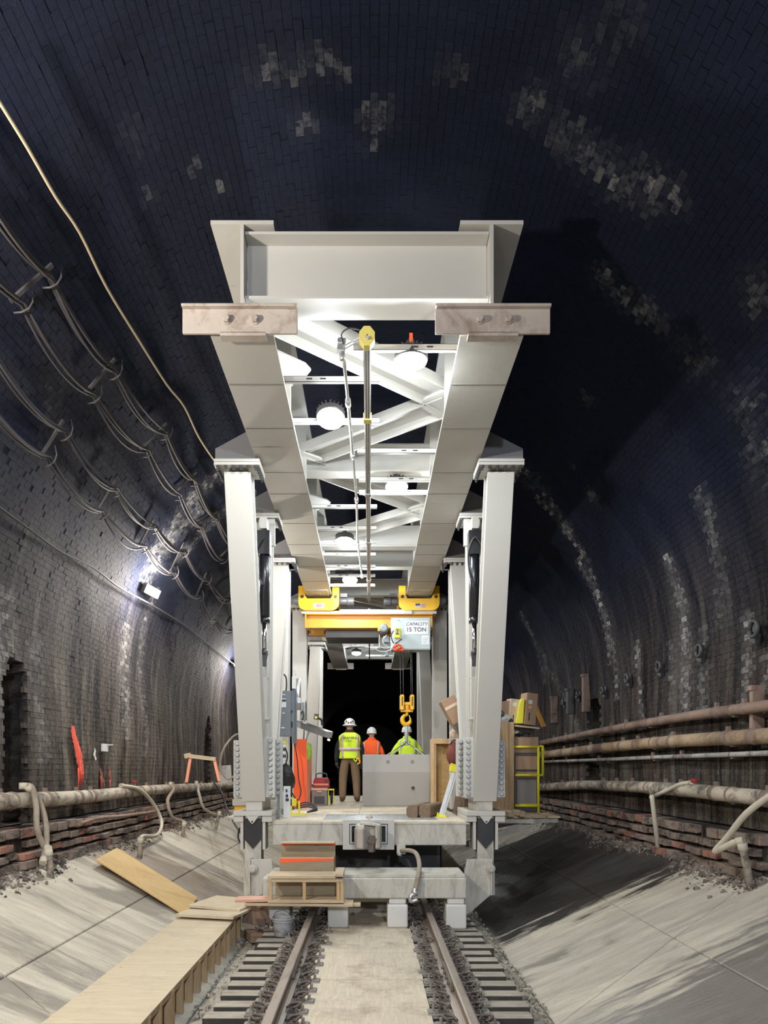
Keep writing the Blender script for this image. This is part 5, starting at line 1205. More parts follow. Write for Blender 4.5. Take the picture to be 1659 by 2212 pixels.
mb = MB(); mb.tube([st0, kn0], .035, 10); part(mb, 'master_strap', 'box_grey', sl)
mb = MB(); mb.tube([kn0 + Vector((.07 * math.cos(a), 0, .05 * math.sin(a))) for a in np.linspace(0, 2 * math.pi, 15)], .018, 8); part(mb, 'ring', 'galv', sl)
for dx, dy in ((-.42, -.15), (-.30, .4), (.32, -.15), (.42, .4)):
    mb = MB(); mb.tube([kn0, Vector((cen.x - .0 + dx, 15.1 + dy, Z(.275)))], .011, 6); part(mb, 'sling_leg', 'galv', sl)
# ================================================================== LOADS AND CLUTTER ON THE DECK
DK = Z(-.75)
def bx(name, mat, label, cat, px0, px1, py0, py1, y, depth, bevel=.006, rot=0, zb=None, root=None, **k):
    """box whose near face spans the given sighting at distance y"""
    a, b = W(px0, py0, y), W(px1, py1, y); z1, z0 = a.z, (b.z if zb is None else zb)
    c = Vector(((a.x + b.x) / 2, y + depth / 2, (z0 + z1) / 2))
    mb = MB(); mb.rbox(c, (b.x - a.x, depth, z1 - z0), (0, 0, rot))
    return c, mb, (a.x, b.x, y, y + depth, z0, z1)
# precast block: bevelled front, two cast-in sockets, one hole
x0, x1 = -.155, 1.185
pc = thing('precast_block', 'large smooth grey precast concrete block standing on the deck under the crane hook', 'concrete block', (.5, 15.1, DK))
mb = MB(); mb.prism([(14.74, DK + .002), (14.60, Z(-.07)), (14.66, Z(.275)), (15.55, Z(.275)), (15.6, DK + .002)][::-1], 'x', x0, x1)
part(mb, 'block_body', 'precast', pc, bevel=.012)
for px in (838, 891):
    c = W(px, 1646, 14.63); mb = MB(); mb.tube([c + Vector((.030 * math.cos(a), 0, .030 * math.sin(a))) for a in np.linspace(0, 2 * math.pi, 17)], .006, 6, caps=False); mb.lathe([(.012, 0), (.012, -.008)], c, 'y', 10); part(mb, 'socket', 'crate_grey', pc)
c = W(892, 1702, 14.66); mb = MB(); mb.lathe([(.040, .03), (.040, -.022), (.028, -.024), (.026, .0)], c, 'y', 16); part(mb, 'port_ring', 'crate_grey', pc)
mb = MB(); mb.lathe([(.026, -.026), (.026, .02)], c, 'y', 14, sx=1.2); part(mb, 'port_hole', 'rubber', pc)
# open timber crate standing on end
cr = thing('timber_crate', 'open honey-pine crate standing on end beside the precast block', 'crate', (1.36, 14.3, DK))
xa, xb = 1.17, 1.60; zt = Z(.57)
for nm, q in (('side_board', (xa, xa + .045, 14.1, 14.5, DK, zt)), ('side_board', (xb - .03, xb, 14.1, 14.5, DK, zt)), ('end_board', (xa + .045, xb - .03, 14.1, 14.5, zt - .10, zt)), ('end_board', (xa + .045, xb - .03, 14.1, 14.5, DK, DK + .07)), ('back_panel', (xa + .045, xb - .03, 14.40, 14.43, DK + .07, zt - .10)), ('frame_strip', (xa + .045, xa + .085, 14.12, 14.40, DK + .07, zt - .10))):
    mb = MB(); mb.box(*q); part(mb, nm, 'pine' if 'panel' not in nm else 'ply_clean', cr, bevel=.003)
for k, (a, b) in enumerate(((.25, .3), (.32, -.05), (.12, -.38), (.27, -.40))):
    mb = MB(); mb.lathe([(.012, 0), (.012, -.002)], (xa + a, 14.399, Z(b)), 'y', 10, sx=.7); part(mb, 'knot', 'baulk', cr)
# two baulks
for k, (xa_, lab) in enumerate(((.545, 'weathered short timber baulk on the deck edge, left of the two'), (.735, 'weathered short timber baulk on the deck edge, right of the two'))):
    o = MB(); h = .195; w_ = .175
    prof = [(-w_/2 + .03, 0), (w_/2 - .02, 0), (w_/2, .03), (w_/2, h - .03), (w_/2 - .03, h), (-w_/2 + .04, h), (-w_/2, h - .05), (-w_/2, .05)]
    c = Vector((xa_ + w_ / 2, 11.25, DK)); s = .30
    vs = [(c.x + a, c.y, c.z + b) for a, b in prof] + [(c.x + a + s, c.y + 1.05, c.z + b) for a, b in prof]; n = 8
    o.add(vs, [tuple(range(n))[::-1], tuple(range(n, 2 * n))] + [(i, (i + 1) % n, (i + 1) % n + n, i + n) for i in range(n)])
    solo(o, 'timber_baulk', 'baulk', lab, 'timber', c, bevel=.008)
# leaning strut with yellow ends
a, b = W(952, 1768, 11.45), W(983, 1665, 11.75); d = (b - a)
rt = thing('leaning_strut', 'grey aluminium strut with yellow ends leaning on the right front leg', 'strut', a)
mb = MB(); mb.beam(a + d * .06, b - d * .04, .095, .05, up=(1, 0, 0)); mb.beam(a + d * .06 + Vector((.0, -.03, 0)), b - d * .04 + Vector((0, -.03, 0)), .03, .012, up=(1, 0, 0)); part(mb, 'pole', 'galv', rt, bevel=.005)
mb = MB(); mb.rbox(a + d * .02, (.15, .10, .10), (0, 15, 0)); mb.rbox(a + d * .0 + Vector((-.06, -.01, .03)), (.02, .10, .13), (0, 15, 0)); part(mb, 'yellow_foot', 'bright_yellow', rt, 'pale yellow foot', bevel=.01)
mb = MB(); mb.rbox(b + Vector((0, 0, .02)), (.17, .10, .09), (0, 12, 0)); mb.rbox(b + Vector((-.03, -.02, .09)), (.09, .06, .04), (0, 20, 0)); part(mb, 'yellow_head', 'bright_yellow', rt, 'yellow head clamp', bevel=.01)
# reddish net bag hung by the right leg
def lumpy(c, rx, ry, rz, amp, seed, seg=20, rings=12, pinch=0.0):
    mb = MB(); prof = []
    vs = []
    r_ = np.random.default_rng(seed); ph = r_.random(6) * 6.28
    for i in range(rings + 1):
        t = math.pi * i / rings
        for k in range(seg):
            a = 2 * math.pi * k / seg
            w_ = 1 + amp * (math.sin(3 * a + ph[0] + 2 * t) + math.sin(5 * a - 3 * t + ph[1]) * .6 + math.sin(4 * t + 7 * a + ph[2]) * .4)
            pz = (1 - pinch * (1 - t / math.pi))
            vs.append((c[0] + rx * math.sin(t) * math.cos(a) * w_ * pz, c[1] + ry * math.sin(t) * math.sin(a) * w_ * pz, c[2] + rz * math.cos(t) * (1 + amp * .5 * math.sin(5 * a + ph[3]))))
    fs = [(i * seg + k, (i + 1) * seg + k, (i + 1) * seg + (k + 1) % seg, i * seg + (k + 1) % seg) for i in range(rings) for k in range(seg)]
    mb.add(vs, fs, amp < .12); return mb
c = W(979, 1628, 12.3); rt = thing('net_bag', 'reddish net bag hanging beside the right front leg', 'bag', c)
part(lumpy(c, .125, .13, .20, .05, 3, pinch=.25), 'bag_body', 'bag_red', rt); mb = MB(); mb.tube(smooth_path([c + Vector((-.06, -.05, .15)), c + Vector((0, -.06, .22)), c + Vector((.10, -.02, .19))], 5), .012, 6); part(mb, 'tie_cord', 'rubber', rt)
# crumpled brown paper on the crate, tilted cardboard box, dark carton
c = W(983, 1590, 13.1); solo(lumpy(c, .12, .12, .14, .26, 5, 11, 6), 'crumpled_paper', 'card_pale', 'crumpled tan packing paper above the net bag', 'paper', c)
c = W(977, 1535, 13.0); rt = thing('cardboard_box', 'tilted cardboard box with pale tape wedged behind the right inner leg', 'box', c)
mb = MB(); mb.rbox(c, (.26, .40, .46), (0, -28, 0)); part(mb, 'carton', 'card', rt, bevel=.006)
mb = MB(); mb.rbox(c + Vector((-.025, -.205, .065)), (.27, .01, .055), (0, -28, 0)); mb.rbox(c + Vector((-.02, 0, .07)), (.272, .405, .05), (0, -28, 0)); part(mb, 'tape_strip', 'tape', rt)
mb = MB(); mb.rbox((1.66, 12.2, DK + .17), (.42, .5, .34), (0, 8, 12)); solo(mb, 'dark_carton', 'baulk', 'dark brown carton on the deck behind the right front foot', 'box', (1.66, 12.2, DK), bevel=.01)
# ---- right outrigger stack
PL = Z(-.785)
cr = thing('timber_crate', 'tall pine crate on the right outrigger, outside the front leg', 'crate', (2.3, 13.3, PL))
xa, xb = 1.98, 2.54; zt = Z(.82); ya, yb = 13.1, 13.7
mb = MB(); mb.box(xa, xb - .16, ya, ya + .025, PL + .05, zt); part(mb, 'front_panel', 'stud', cr, bevel=.003)
mb = MB(); mb.box(xb - .16, xb - .10, ya - .03, ya + .03, PL + .02, zt + .02); part(mb, 'edge_post', 'pine', cr, bevel=.003)
mb = MB(); mb.box(xb - .095, xb, ya - .01, ya + .05, PL + .02, zt); part(mb, 'edge_post', 'pine', cr, bevel=.003)
mb = MB(); mb.box(xa, xb, yb, yb + .03, PL + .05, zt); mb.box(xb - .02, xb, ya + .05, yb, PL + .05, zt); part(mb, 'side_panel', 'stud', cr)
mb = MB(); mb.box(xa, xb, ya - .02, ya + .02, PL + .03, PL + .10); part(mb, 'bottom_batten', 'pine', cr, bevel=.003)
mb = MB(); mb.box(xa + .02, xb - .02, ya + .04, yb - .02, PL + .05, zt - .08); part(mb, 'filling', 'card', cr)
cb_ = thing('storage_cage', 'dark brown cabinet with bright yellow tube guard on the right outrigger', 'cabinet', (2.8, 13.2, PL))
xa, xb = 2.57, 3.03
mb = MB(); mb.box(xa, xb, 13.25, 13.9, PL, Z(.50)); part(mb, 'cabinet_body', 'dark_plastic', cb_, bevel=.01)
mb = MB(); mb.box(xa, xb - .03, 13.23, 13.25, Z(.28), Z(.56)); part(mb, 'carton_flap', 'card', cb_)
for z0, z1, m in ((-.02, .22, 'card'), (-.16, -.06, 'card')):
    mb = MB(); mb.box(xa + .02, xb - .05, 13.22, 13.25, Z(z0), Z(z1)); part(mb, 'shelf_box', m, cb_, bevel=.003)
mb = MB(); mb.box(xa + .05, xb - .06, 13.235, 13.25, Z(-.70), Z(-.20)); part(mb, 'lower_panel', 'crate_grey', cb_)
mb = MB(); y = 13.18
mb.tube([(xa - .02, y, Z(.385)), (xb - .04, y, Z(.385))], .024, 10); mb.tube([(xb - .04, y, Z(.40)), (xb - .04, y, PL)], .024, 10); mb.tube([(xa, y, Z(-.12)), (xb - .04, y, Z(-.12))], .022, 10); mb.tube([(xa, y, Z(-.66)), (xb - .04, y, Z(-.66))], .03, 10)
part(mb, 'tube_guard', 'bright_yellow', cb_, 'yellow tube guard')
mb = MB(); mb.tube([(xb + .06, y + .1, Z(.41)), (xb + .06, y + .1, Z(-.13))], .024, 10); mb.tube([(xb + .06, y + .1, Z(.395)), (xb + .0, y + .1, Z(.405))], .022, 8); mb.tube([(xb + .06, y + .1, Z(-.12)), (xb + .0, y + .1, Z(-.12))], .022, 8); part(mb, 'grab_handle', 'bright_yellow', cb_, 'yellow grab handle')
mb = MB(); mb.lathe([(.02, -.05), (.36, -.05), (.38, 0), (.36, .05), (.02, .05)], (2.86, 13.85, Z(-.02)), 'y', 28); solo(mb, 'spare_wheel', 'rubber', 'black round drum edge poking out behind the yellow-guarded cabinet', 'wheel', (2.86, 13.85, Z(-.02)))
tp = Z(.84)
def carton(px0, px1, py0, py1, y, dp, mat, lab, rot, lean=0):
    a, b = W(px0, py0, y), W(px1, py1, y); c = Vector(((a.x + b.x) / 2, y + dp / 2, (a.z + b.z) / 2)); rt = thing('cardboard_box', lab, 'box', c)
    mb = MB(); mb.rbox(c, (b.x - a.x, dp, a.z - b.z), (0, lean, rot)); part(mb, 'carton', mat, rt, bevel=.005)
    m = Matrix.Rotation(R(rot), 3, 'Z') @ Matrix.Rotation(R(lean), 3, 'Y')
    for q, s, mm in (((-.03, -dp / 2 - .003, .12), (.07, .004, .07), 'white'), ((-.03, -dp / 2 - .003, .03), (.06, .004, .05), 'tape_pink'), ((-.03, -dp / 2 - .003, -.14), (.018, .004, .14), 'ink')):
        mb = MB(); mb.rbox(c + m @ Vector(q), s, (0, lean, rot)); part(mb, 'printed_patch', mm, rt)
    return rt
carton(1098, 1123, 1510, 1563, 13.25, .2, 'card_pale', 'pale cardboard box left of the yellow folded sheet', 14, 6)
carton(1131, 1157, 1497, 1566, 13.2, .26, 'card', 'tallest cardboard box standing on the right outrigger stack', 14, 6)
a = W(1113, 1563, 13.2); mb = MB(); mb.prism([(a.x, a.z), (a.x + .14, a.z), (a.x + .165, a.z + .43), (a.x + .14, a.z + .46), (a.x + .10, a.z + .44), (a.x + .06, a.z + .33)], 'y', 13.18, 13.32); solo(mb, 'yellow_sheet', 'bright_yellow', 'vivid yellow folded plastic sheet between two cardboard boxes', 'plastic sheet', a, bevel=.012)
c = W(1078, 1538, 13.5); mb = MB(); mb.rbox(c + Vector((0, 0, .0)), (.42, .5, .34), (0, -10, 10)); solo(mb, 'cardboard_box', 'card', 'brown cardboard box half hidden behind the right front leg', 'box', c, bevel=.008)
for k, (px, py, s, m, lab) in enumerate(((1072, 1545, .10, 'litter_dark', 'dark crumpled plastic on the crate top next to the leg'), (1088, 1553, .085, 'litter_white', 'crumpled white wrapping spilling over the crate top'), (1098, 1556, .06, 'litter_dark', 'small dark rag between white wrapping and the boxes'), (1075, 1560, .07, 'litter_white', 'small white paper crumple against the front leg'))):
    c = W(px, py, 13.25); solo(lumpy(c, s * 1.5, s, s, .22, 11 + k, 8, 6), 'crumpled_wrapping', m, lab, 'litter', c)
mb = MB(); mb.rbox(W(1130, 1572, 13.4), (.46, .5, .03), (0, 6, 5)); solo(mb, 'lid_board', 'card_pale', 'pale board lying under the standing cartons', 'board', W(1130, 1572, 13.4), bevel=.004)
c = W(1120, 1583, 13.3)
for k, (dx, dz, m, lab) in enumerate(((-.12, .0, 'litter_white', 'grey-white bag stuffed above the cabinet'), (.03, -.01, 'litter_dark', 'dark cable heap above the cabinet'), (.15, .02, 'litter_dark', 'black plastic scrap at the cabinet corner'))):
    q = c + Vector((dx, 0, dz)); solo(lumpy(q, .12, .12, .05, .25, 30 + k, 9, 6), 'loose_scrap', m, lab, 'litter', q)
c = W(1165, 1547, 13.6); mb = MB(); mb.rbox(c, (.02, .3, .42), (0, -22, 0)); solo(mb, 'amber_board', 'amber', 'small amber board leaning behind the tallest carton', 'board', c, bevel=.003)
# pallet ends sticking out under the crate
rt = thing('pallet', 'worn timber pallet under the right outrigger crates', 'pallet', (2.3, 12.3, Z(-.82)))
for k in range(3):
    mb = MB(); x = 2.06 + k * .19; mb.rbox((x, 12.15, Z(-.735)), (.085, .5, .095), (0, -8 + 6 * k, 3)); part(mb, 'pallet_block', 'pine_x', rt, bevel=.01)
mb = MB(); mb.rbox((2.22, 12.1, Z(-.80)), (.62, .09, .025), (0, 0, 2)); part(mb, 'bottom_slat', 'pine_x', rt, bevel=.003)
# ---- left side of the deck
c = W(602, 1492, 12.6)
pn = thing('switchboard', 'slate-grey electrical panel on the left inner leg', 'electrical panel', (-1.46, 12.6, Z(.93)))
a, b = W(600, 1492, 12.6), W(628, 1590, 12.6)
mb = MB(); mb.box(a.x, b.x, 12.6, 12.85, b.z, a.z); part(mb, 'enclosure', 'panel_grey', pn, bevel=.006)
for (q0, q1, r0, r1, m) in ((607, 616, 1499.5, 1501.5, 'white'), (607, 617, 1508.5, 1511, 'white'), (607, 617, 1511.5, 1515, 'ink'), (607, 618, 1516, 1528, 'white'), (610, 615, 1539.5, 1541.5, 'white'), (607, 615, 1571, 1573.5, 'white')):
    u, v = W(q0, r0, 12.59), W(q1, r1, 12.59); mb = MB(); mb.box(u.x, v.x, 12.59, 12.602, v.z, u.z); part(mb, 'label_plate', m, pn)
mb = MB(); mb.box(b.x - .008, b.x + .02, 12.62, 12.7, Z(.95), Z(.99)); mb.box(b.x - .0, b.x + .025, 12.62, 12.68, Z(.70), Z(.80)); part(mb, 'latch', 'rubber', pn)
mb = MB(); mb.tube(smooth_path([W(613, 1456, 12.7), W(618, 1464, 12.7), (W(619, 1480, 12.7)), W(618, 1493, 12.7)], 5), .013, 8); part(mb, 'cable_tail', 'cable', pn)
ps = thing('service_post', 'grey steel channel post with switches left of the deck', 'post', W(636, 1606, 14))
a, b = W(631, 1488, 14), W(641, 1606, 14)
mb = MB(); mb.box(a.x, b.x, 14, 14.06, b.z, a.z); mb.box(a.x, a.x + .012, 13.95, 14, b.z, a.z); mb.box(b.x - .012, b.x, 13.95, 14, b.z, a.z); part(mb, 'channel', 'panel_grey', ps)
mb = MB(); a2 = W(631, 1460, 13.98); mb.box(a2.x, a2.x + .05, 13.95, 14, W(0, 1488, 14).z, W(0, 1462, 14).z); mb.tube(smooth_path([W(633, 1462, 13.97), W(636, 1448, 13.97), W(639, 1444, 13.97), W(638, 1458, 13.97)], 4), .012, 6); part(mb, 'white_conduit', 'white', ps)
mb = MB(); u = W(645, 1500, 14.2); mb.tube([u + Vector((0, 0, .30)), u - Vector((0, 0, .30))], .045, 12); mb.rbox(u + Vector((.02, -.04, -.12)), (.07, .06, .10)); part(mb, 'switch_tube', 'galv', ps)
a, b = W(648, 1517, 15.4), W(661, 1555, 15.4)
c2 = thing('switchboard', 'small grey box with a lever on the second left leg', 'electrical panel', (a.x, 15.4, b.z))
mb = MB(); mb.box(a.x, b.x, 15.4, 15.6, b.z, a.z); part(mb, 'enclosure', 'panel_grey', c2, bevel=.006)
mb = MB(); mb.tube(smooth_path([W(650, 1542, 15.36), W(654, 1536, 15.3), W(656, 1548, 15.3), W(652, 1556, 15.36)], 4), .012, 6); part(mb, 'lever', 'rubber', c2)
mb = MB(); mb.tube([W(660, 1514, 15.3), W(656, 1598, 14.4)], .014, 6); part(mb, 'rod', 'dark_plastic', c2)
# aluminium trough sticking out
a, b = W(645, 1564, 14.3), W(712, 1588, 13.9)
rt = thing('metal_trough', 'shiny aluminium lidded trough jutting out to the right above the orange board', 'cable tray', a)
mb = MB(); mb.beam(a, b, .11, .18, up=(0, 0, 1)); part(mb, 'trough_body', 'galv', rt, bevel=.004)
mb = MB(); mb.beam(a + Vector((0, .0, .06)), b + Vector((0, .0, .062)), .012, .20, up=(0, 0, 1)); part(mb, 'lid', 'chrome', rt)
mb = MB(); mb.tube(smooth_path([W(668, 1580, 14.2), W(662, 1596, 14.2), W(660, 1610, 14.3)], 4), .015, 6); part(mb, 'support_hook', 'galv', rt)
c = W(683, 1548, 15.5); rt = thing('radio_clip', 'small black and yellow gadget clipped to the left rear leg', 'gadget', c)
mb = MB(); mb.rbox(c, (.09, .08, .12), (0, 10, 0)); part(mb, 'gadget_body', 'dark_plastic', rt, bevel=.01); mb = MB(); mb.rbox(c + Vector((0, -.045, -.02)), (.05, .01, .04)); part(mb, 'yellow_patch', 'bright_yellow', rt); mb = MB(); mb.tube(smooth_path([c + Vector((.04, 0, -.03)), c + Vector((.11, 0, -.07)), c + Vector((.13, 0, -.18))], 4), .025, 8); part(mb, 'grip', 'rubber', rt)
# orange boxed-in board
ob = thing('orange_barrier', 'bright orange upright board box on the left of the deck', 'barrier', (-1.33, 14.1, DK))
mb = MB(); mb.box(-1.46, -1.215, 14.1, 14.13, DK, Z(.56)); part(mb, 'front_board', 'orange', ob, bevel=.004)
mb = MB(); mb.box(-1.235, -1.21, 14.13, 15.3, DK, Z(.38)); part(mb, 'side_board', 'orange_pale', ob, 'salmon side board', bevel=.003)
mb = MB(); mb.tube(smooth_path([W(636, 1605, 14.05), W(642, 1640, 14.04), W(645, 1680, 14.04), W(650, 1710, 14.04), W(643, 1728, 14.0), W(630, 1712, 13.8), W(622, 1700, 13.6)], 5), .012, 6); part(mb, 'hanging_cable', 'cable', ob)
a, b = W(664, 1604, 14.3), W(672, 1642, 14.3); mb = MB(); mb.prism([(a.x, a.z), (b.x, a.z - .03), (b.x, b.z + .10), (a.x + .03, b.z), (a.x, b.z)], 'y', 14.25, 14.35); solo(mb, 'green_pouch', 'lime_plastic', 'lime green pouch hooked on the orange board', 'pouch', a, bevel=.01)
# battery charger stack, bin bag, posts
rt = thing('charger_stack', 'white stacked charger boxes with a yellow top beside the left leg plates', 'equipment', W(610, 1650, 12))
for k in range(7):
    a, b = W(603, 1601 + k * 7.3, 12), W(616.5, 1607 + k * 7.3, 12); mb = MB(); mb.box(a.x, b.x, 12 + .004 * (k % 2), 12.12, b.z, a.z); part(mb, 'unit', 'bright_yellow' if k == 0 else ('dark_plastic' if k in (2, 4) else 'white'), rt, bevel=.004)
mb = MB(); mb.tube(smooth_path([W(616, 1615, 12), W(621, 1632, 12), W(618, 1650, 12), W(622, 1664, 12)], 5), .012, 6); part(mb, 'curly_cord', 'rubber', rt)
c = W(616, 1680, 11.9); rt = thing('bin_bag', 'glossy black bin bag hanging inside the left front leg', 'bag', c)
part(lumpy(c, .185, .14, .22, .13, 8, 13, 8, pinch=.3), 'bag_body', 'bag_black', rt); mb = MB(); mb.tube(smooth_path([c + Vector((-.10, -.03, .12)), c + Vector((-.04, -.05, .2)), c + Vector((.04, -.03, .14))], 4), [.02, .03, .03, .03, .02, .02, .015, .012, .01], 7); part(mb, 'gathered_neck', 'bag_black', rt)
rt = thing('signed_post', 'slim white post papered with small notices beside the left front foot', 'post', (-1.36, 10.95, DK))
mb = MB(); mb.box(-1.375, -1.335, 10.9, 10.94, DK, Z(-.28)); part(mb, 'post_body', 'panel_grey', rt); mb = MB(); mb.box(-1.325, -1.22, 11.3, 11.33, DK, Z(-.27)); part(mb, 'notice_board', 'white', rt)
for k, z in enumerate((-.36, -.44, -.50)):
    mb = MB(); mb.box(-1.29, -1.265 + .01 * k, 11.292, 11.30, Z(z), Z(z + .045)); part(mb, 'black_mark', 'ink', rt)
rt = thing('yellow_stand', 'small yellow frame stand tangled with cables on the deck', 'stand', (-1.12, 12.2, DK))
mb = MB(); x = -1.30
for q in ((x, x + .03, 12.0, 12.03, DK, DK + .28), (x + .13, x + .16, 12.0, 12.03, DK, DK + .22), (x - .02, x + .26, 11.98, 12.06, DK, DK + .025), (x, x + .10, 12.0, 12.06, DK + .14, DK + .26)): mb.box(*q)
part(mb, 'frame', 'bright_yellow', rt, bevel=.004)
mb = MB()
for k in range(3): mb.tube(smooth_path([(x + .10, 12.1, DK + .16 - k * .03), (x + .25, 12.2 + k * .1, DK + .19 - k * .04), (x + .42, 12.1 + k * .1, DK + .12 - k * .03), (x + .28, 12.0, DK + .04)], 5), .013, 6)
part(mb, 'cables', 'cable', rt)
# tool cases
rt = thing('tool_case', 'red plastic tool case with a black handle on top of the grey crate', 'tool box', W(695, 1702, 15.0))
a, b = W(677, 1680, 15), W(711, 1702, 15)
mb = MB(); mb.prism([(a.x, b.z), (b.x, b.z), (b.x, b.z + .13), (b.x - .03, a.z), (a.x + .03, a.z), (a.x, b.z + .13)], 'y', 14.95, 15.25); part(mb, 'case_body', 'red_plastic', rt, bevel=.015)
mb = MB(); mb.tube(smooth_path([(a.x + .05, 15.05, a.z - .01), (a.x + .07, 15.05, a.z + .08), (b.x - .07, 15.05, a.z + .08), (b.x - .05, 15.05, a.z - .01)], 5), .013, 8); part(mb, 'handle', 'dark_plastic', rt)
mb = MB(); mb.box(a.x + .01, b.x - .01, 14.935, 14.96, b.z + .055, b.z + .09); part(mb, 'trim_strip', 'orange_pale', rt); mb = MB(); mb.box(b.x - .09, b.x - .03, 14.93, 14.96, b.z + .10, b.z + .17); part(mb, 'catch', 'dark_plastic', rt, bevel=.004)
rt = thing('grey_crate', 'grey-brown plastic crate on the deck under the red tool case', 'crate', W(690, 1738, 15.0))
a, b = W(674, 1702, 15), W(707, 1738, 15)
mb = MB(); mb.box(a.x, b.x, 14.9, 15.3, DK, a.z - .05); part(mb, 'crate_body', 'crate_grey', rt, bevel=.012)
mb = MB(); mb.box(a.x - .012, b.x + .012, 14.89, 15.31, a.z - .05, a.z); part(mb, 'lid', 'card_pale', rt, bevel=.008)
mb = MB(); mb.box(a.x + .05, b.x - .05, 14.885, 14.90, DK + .04, DK + .19); part(mb, 'front_recess', 'dark_plastic', rt, bevel=.004)
mb = MB(); mb.box(a.x + .11, b.x - .11, 14.875, 14.89, a.z - .085, a.z - .055); part(mb, 'label_patch', 'orange_pale', rt)
rt = thing('cord_reel', 'yellow-framed cord reel right of the grey crate', 'cord reel', W(716, 1738, 15.1)); c = W(716, 1722, 15.1)
mb = MB(); mb.tube([c + Vector((0, .11 * math.cos(a) + .05, .11 * math.sin(a) - .02)) for a in np.linspace(0, 6.283, 15)], .022, 8); part(mb, 'cord_coil', 'rubber', rt)
mb = MB(); mb.box(c.x - .07, c.x - .05, 15.05, 15.15, DK, c.z + .17); mb.box(c.x - .08, c.x + .06, 15.02, 15.14, c.z + .14, c.z + .17); mb.box(c.x + .04, c.x + .055, 15.05, 15.15, DK, c.z + .15); part(mb, 'reel_frame', 'bright_yellow', rt, bevel=.004)
# outside the left leg: pedestal, bucket, hose loops
a, b = W(508, 1662, 11.5), W(536, 1740, 11.5)
rt = thing('pedestal_unit', 'pale grey cabinet outside the left front leg above a yellow tub', 'cabinet', (a.x, 11.5, Z(-.74)))
mb = MB(); mb.prism([(a.x + .02, a.z), (b.x, a.z), (b.x, b.z + .10), (a.x - .01, b.z + .10)], 'y', 11.45, 11.8); mb.box(a.x - .03, b.x, 11.43, 11.82, b.z, b.z + .10); part(mb, 'cabinet_body', 'precast_white', rt, bevel=.006)
mb = MB(); mb.box(a.x - .01, b.x, 11.46, 11.78, Z(-.74), b.z); part(mb, 'yellow_tub', 'yellow', rt, 'ochre yellow tub', bevel=.012)
LZ = 11.7
hose('hydraulic_hose', [W(532, 1582, LZ), W(505, 1590, LZ), W(482, 1620, LZ - .05), W(476, 1655, LZ - .05), W(488, 1681, LZ), W(505, 1677, LZ), W(517, 1655, LZ), W(530, 1635, LZ)], .016, 'hose', 'large loop of hydraulic hose outside the left front leg')
hose('hydraulic_hose', [W(535, 1592, LZ - .1), W(520, 1588, LZ - .1), (W(508, 1602, LZ - .1)), W(511, 1625, LZ - .1), W(524, 1641, LZ - .1), W(536, 1643, LZ - .1)], .014, 'rubber', 'small dark loop of hydraulic hose outside the left front leg')
hose('hydraulic_hose', [W(534, 1640, LZ - .2), W(516, 1652, LZ - .2), W(507, 1675, LZ - .2), (W(506, 1700, LZ - .2))], .014, 'hose', 'short hose dropping behind the pale pedestal outside the left leg')
hose('hydraulic_hose', [W(523, 1780, 11), W(516, 1795, 11), W(515, 1812, 11), W(524, 1823, 11), W(537, 1820, 11)], .013, 'rubber', 'black hose hooking round the left jacking post')
mb = MB(); c = W(444, 1672, 18.5); mb.rbox(W(487, 1673, 17.2), (.28, .04, .42), (0, -4, 0)); solo(mb, 'leaning_board', 'pipe_grey', 'pale grey board standing on the left pipe behind the trestle', 'board', W(487, 1673, 17.2), bevel=.004)
# ---- wooden steps in front of the bogie beam
stp = thing('timber_steps', 'rough timber steps with orange-sprayed edges in front of the left bogie beam', 'steps', (-.8, 9.1, Z(-1.65)))
mb = MB(); mb.box(-1.155, -.455, 9.62, 9.65, Z(-1.349), Z(-.955)); r1 = part(mb, 'riser_board', 'ply_dirty', stp, 'mud-stained upper board', bevel=.003)
mb = MB(); mb.prism([(-1.153, Z(-.957)), (-.457, Z(-.957)), (-.457, Z(-1.0)), (-.62, Z(-.985)), (-.95, Z(-.985)), (-1.153, Z(-1.0))][::-1], 'y', 9.617, 9.621); part(mb, 'orange_edge', 'orange', r1, 'sprayed orange edge')
mb = MB(); mb.box(-1.155, -.455, 9.45, 9.66, Z(-.958), Z(-.945)); part(mb, 'tread', 'pine_x', stp)
mb = MB(); mb.box(-1.155, -.465, 9.44, 9.47, Z(-1.349), Z(-1.145)); r2 = part(mb, 'riser_board', 'ply_dirty', stp, 'mud-stained lower board', bevel=.003)
mb = MB(); mb.prism([(-1.153, Z(-1.147)), (-.467, Z(-1.147)), (-.467, Z(-1.17)), (-.75, Z(-1.185)), (-1.153, Z(-1.20))][::-1], 'y', 9.437, 9.441); part(mb, 'orange_edge', 'orange', r2, 'sprayed orange edge')
mb = MB(); mb.box(-1.155, -.465, 9.44, 9.62, Z(-1.148), Z(-1.135)); part(mb, 'tread', 'pine_x', stp)
mb = MB(); mb.box(-1.24, -.42, 8.93, 9.33, Z(-1.33), Z(-1.295)); part(mb, 'platform_board', 'pine_x', stp, bevel=.004)
mb = MB(); mb.rbox((-.375, 9.20, Z(-1.285)), (.10, .60, .035), (0, 0, 0)); part(mb, 'cleat', 'pine_x', stp, bevel=.004)
mb = MB(); mb.box(-1.20, -.33, 8.95, 8.985, Z(-1.375), Z(-1.332)); part(mb, 'front_rail', 'pine_x', stp, bevel=.003)
for x in (-1.21, -.80, -.39, -.345):
    mb = MB(); mb.box(x - .02, x + .02, 8.96, 9.0, Z(-1.59), Z(-1.375)); part(mb, 'leg', 'pine', stp, bevel=.003)
mb = MB(); mb.box(-1.19, -.40, 9.30, 9.32, Z(-1.59), Z(-1.34)); part(mb, 'back_panel', 'ply_dirty', stp)
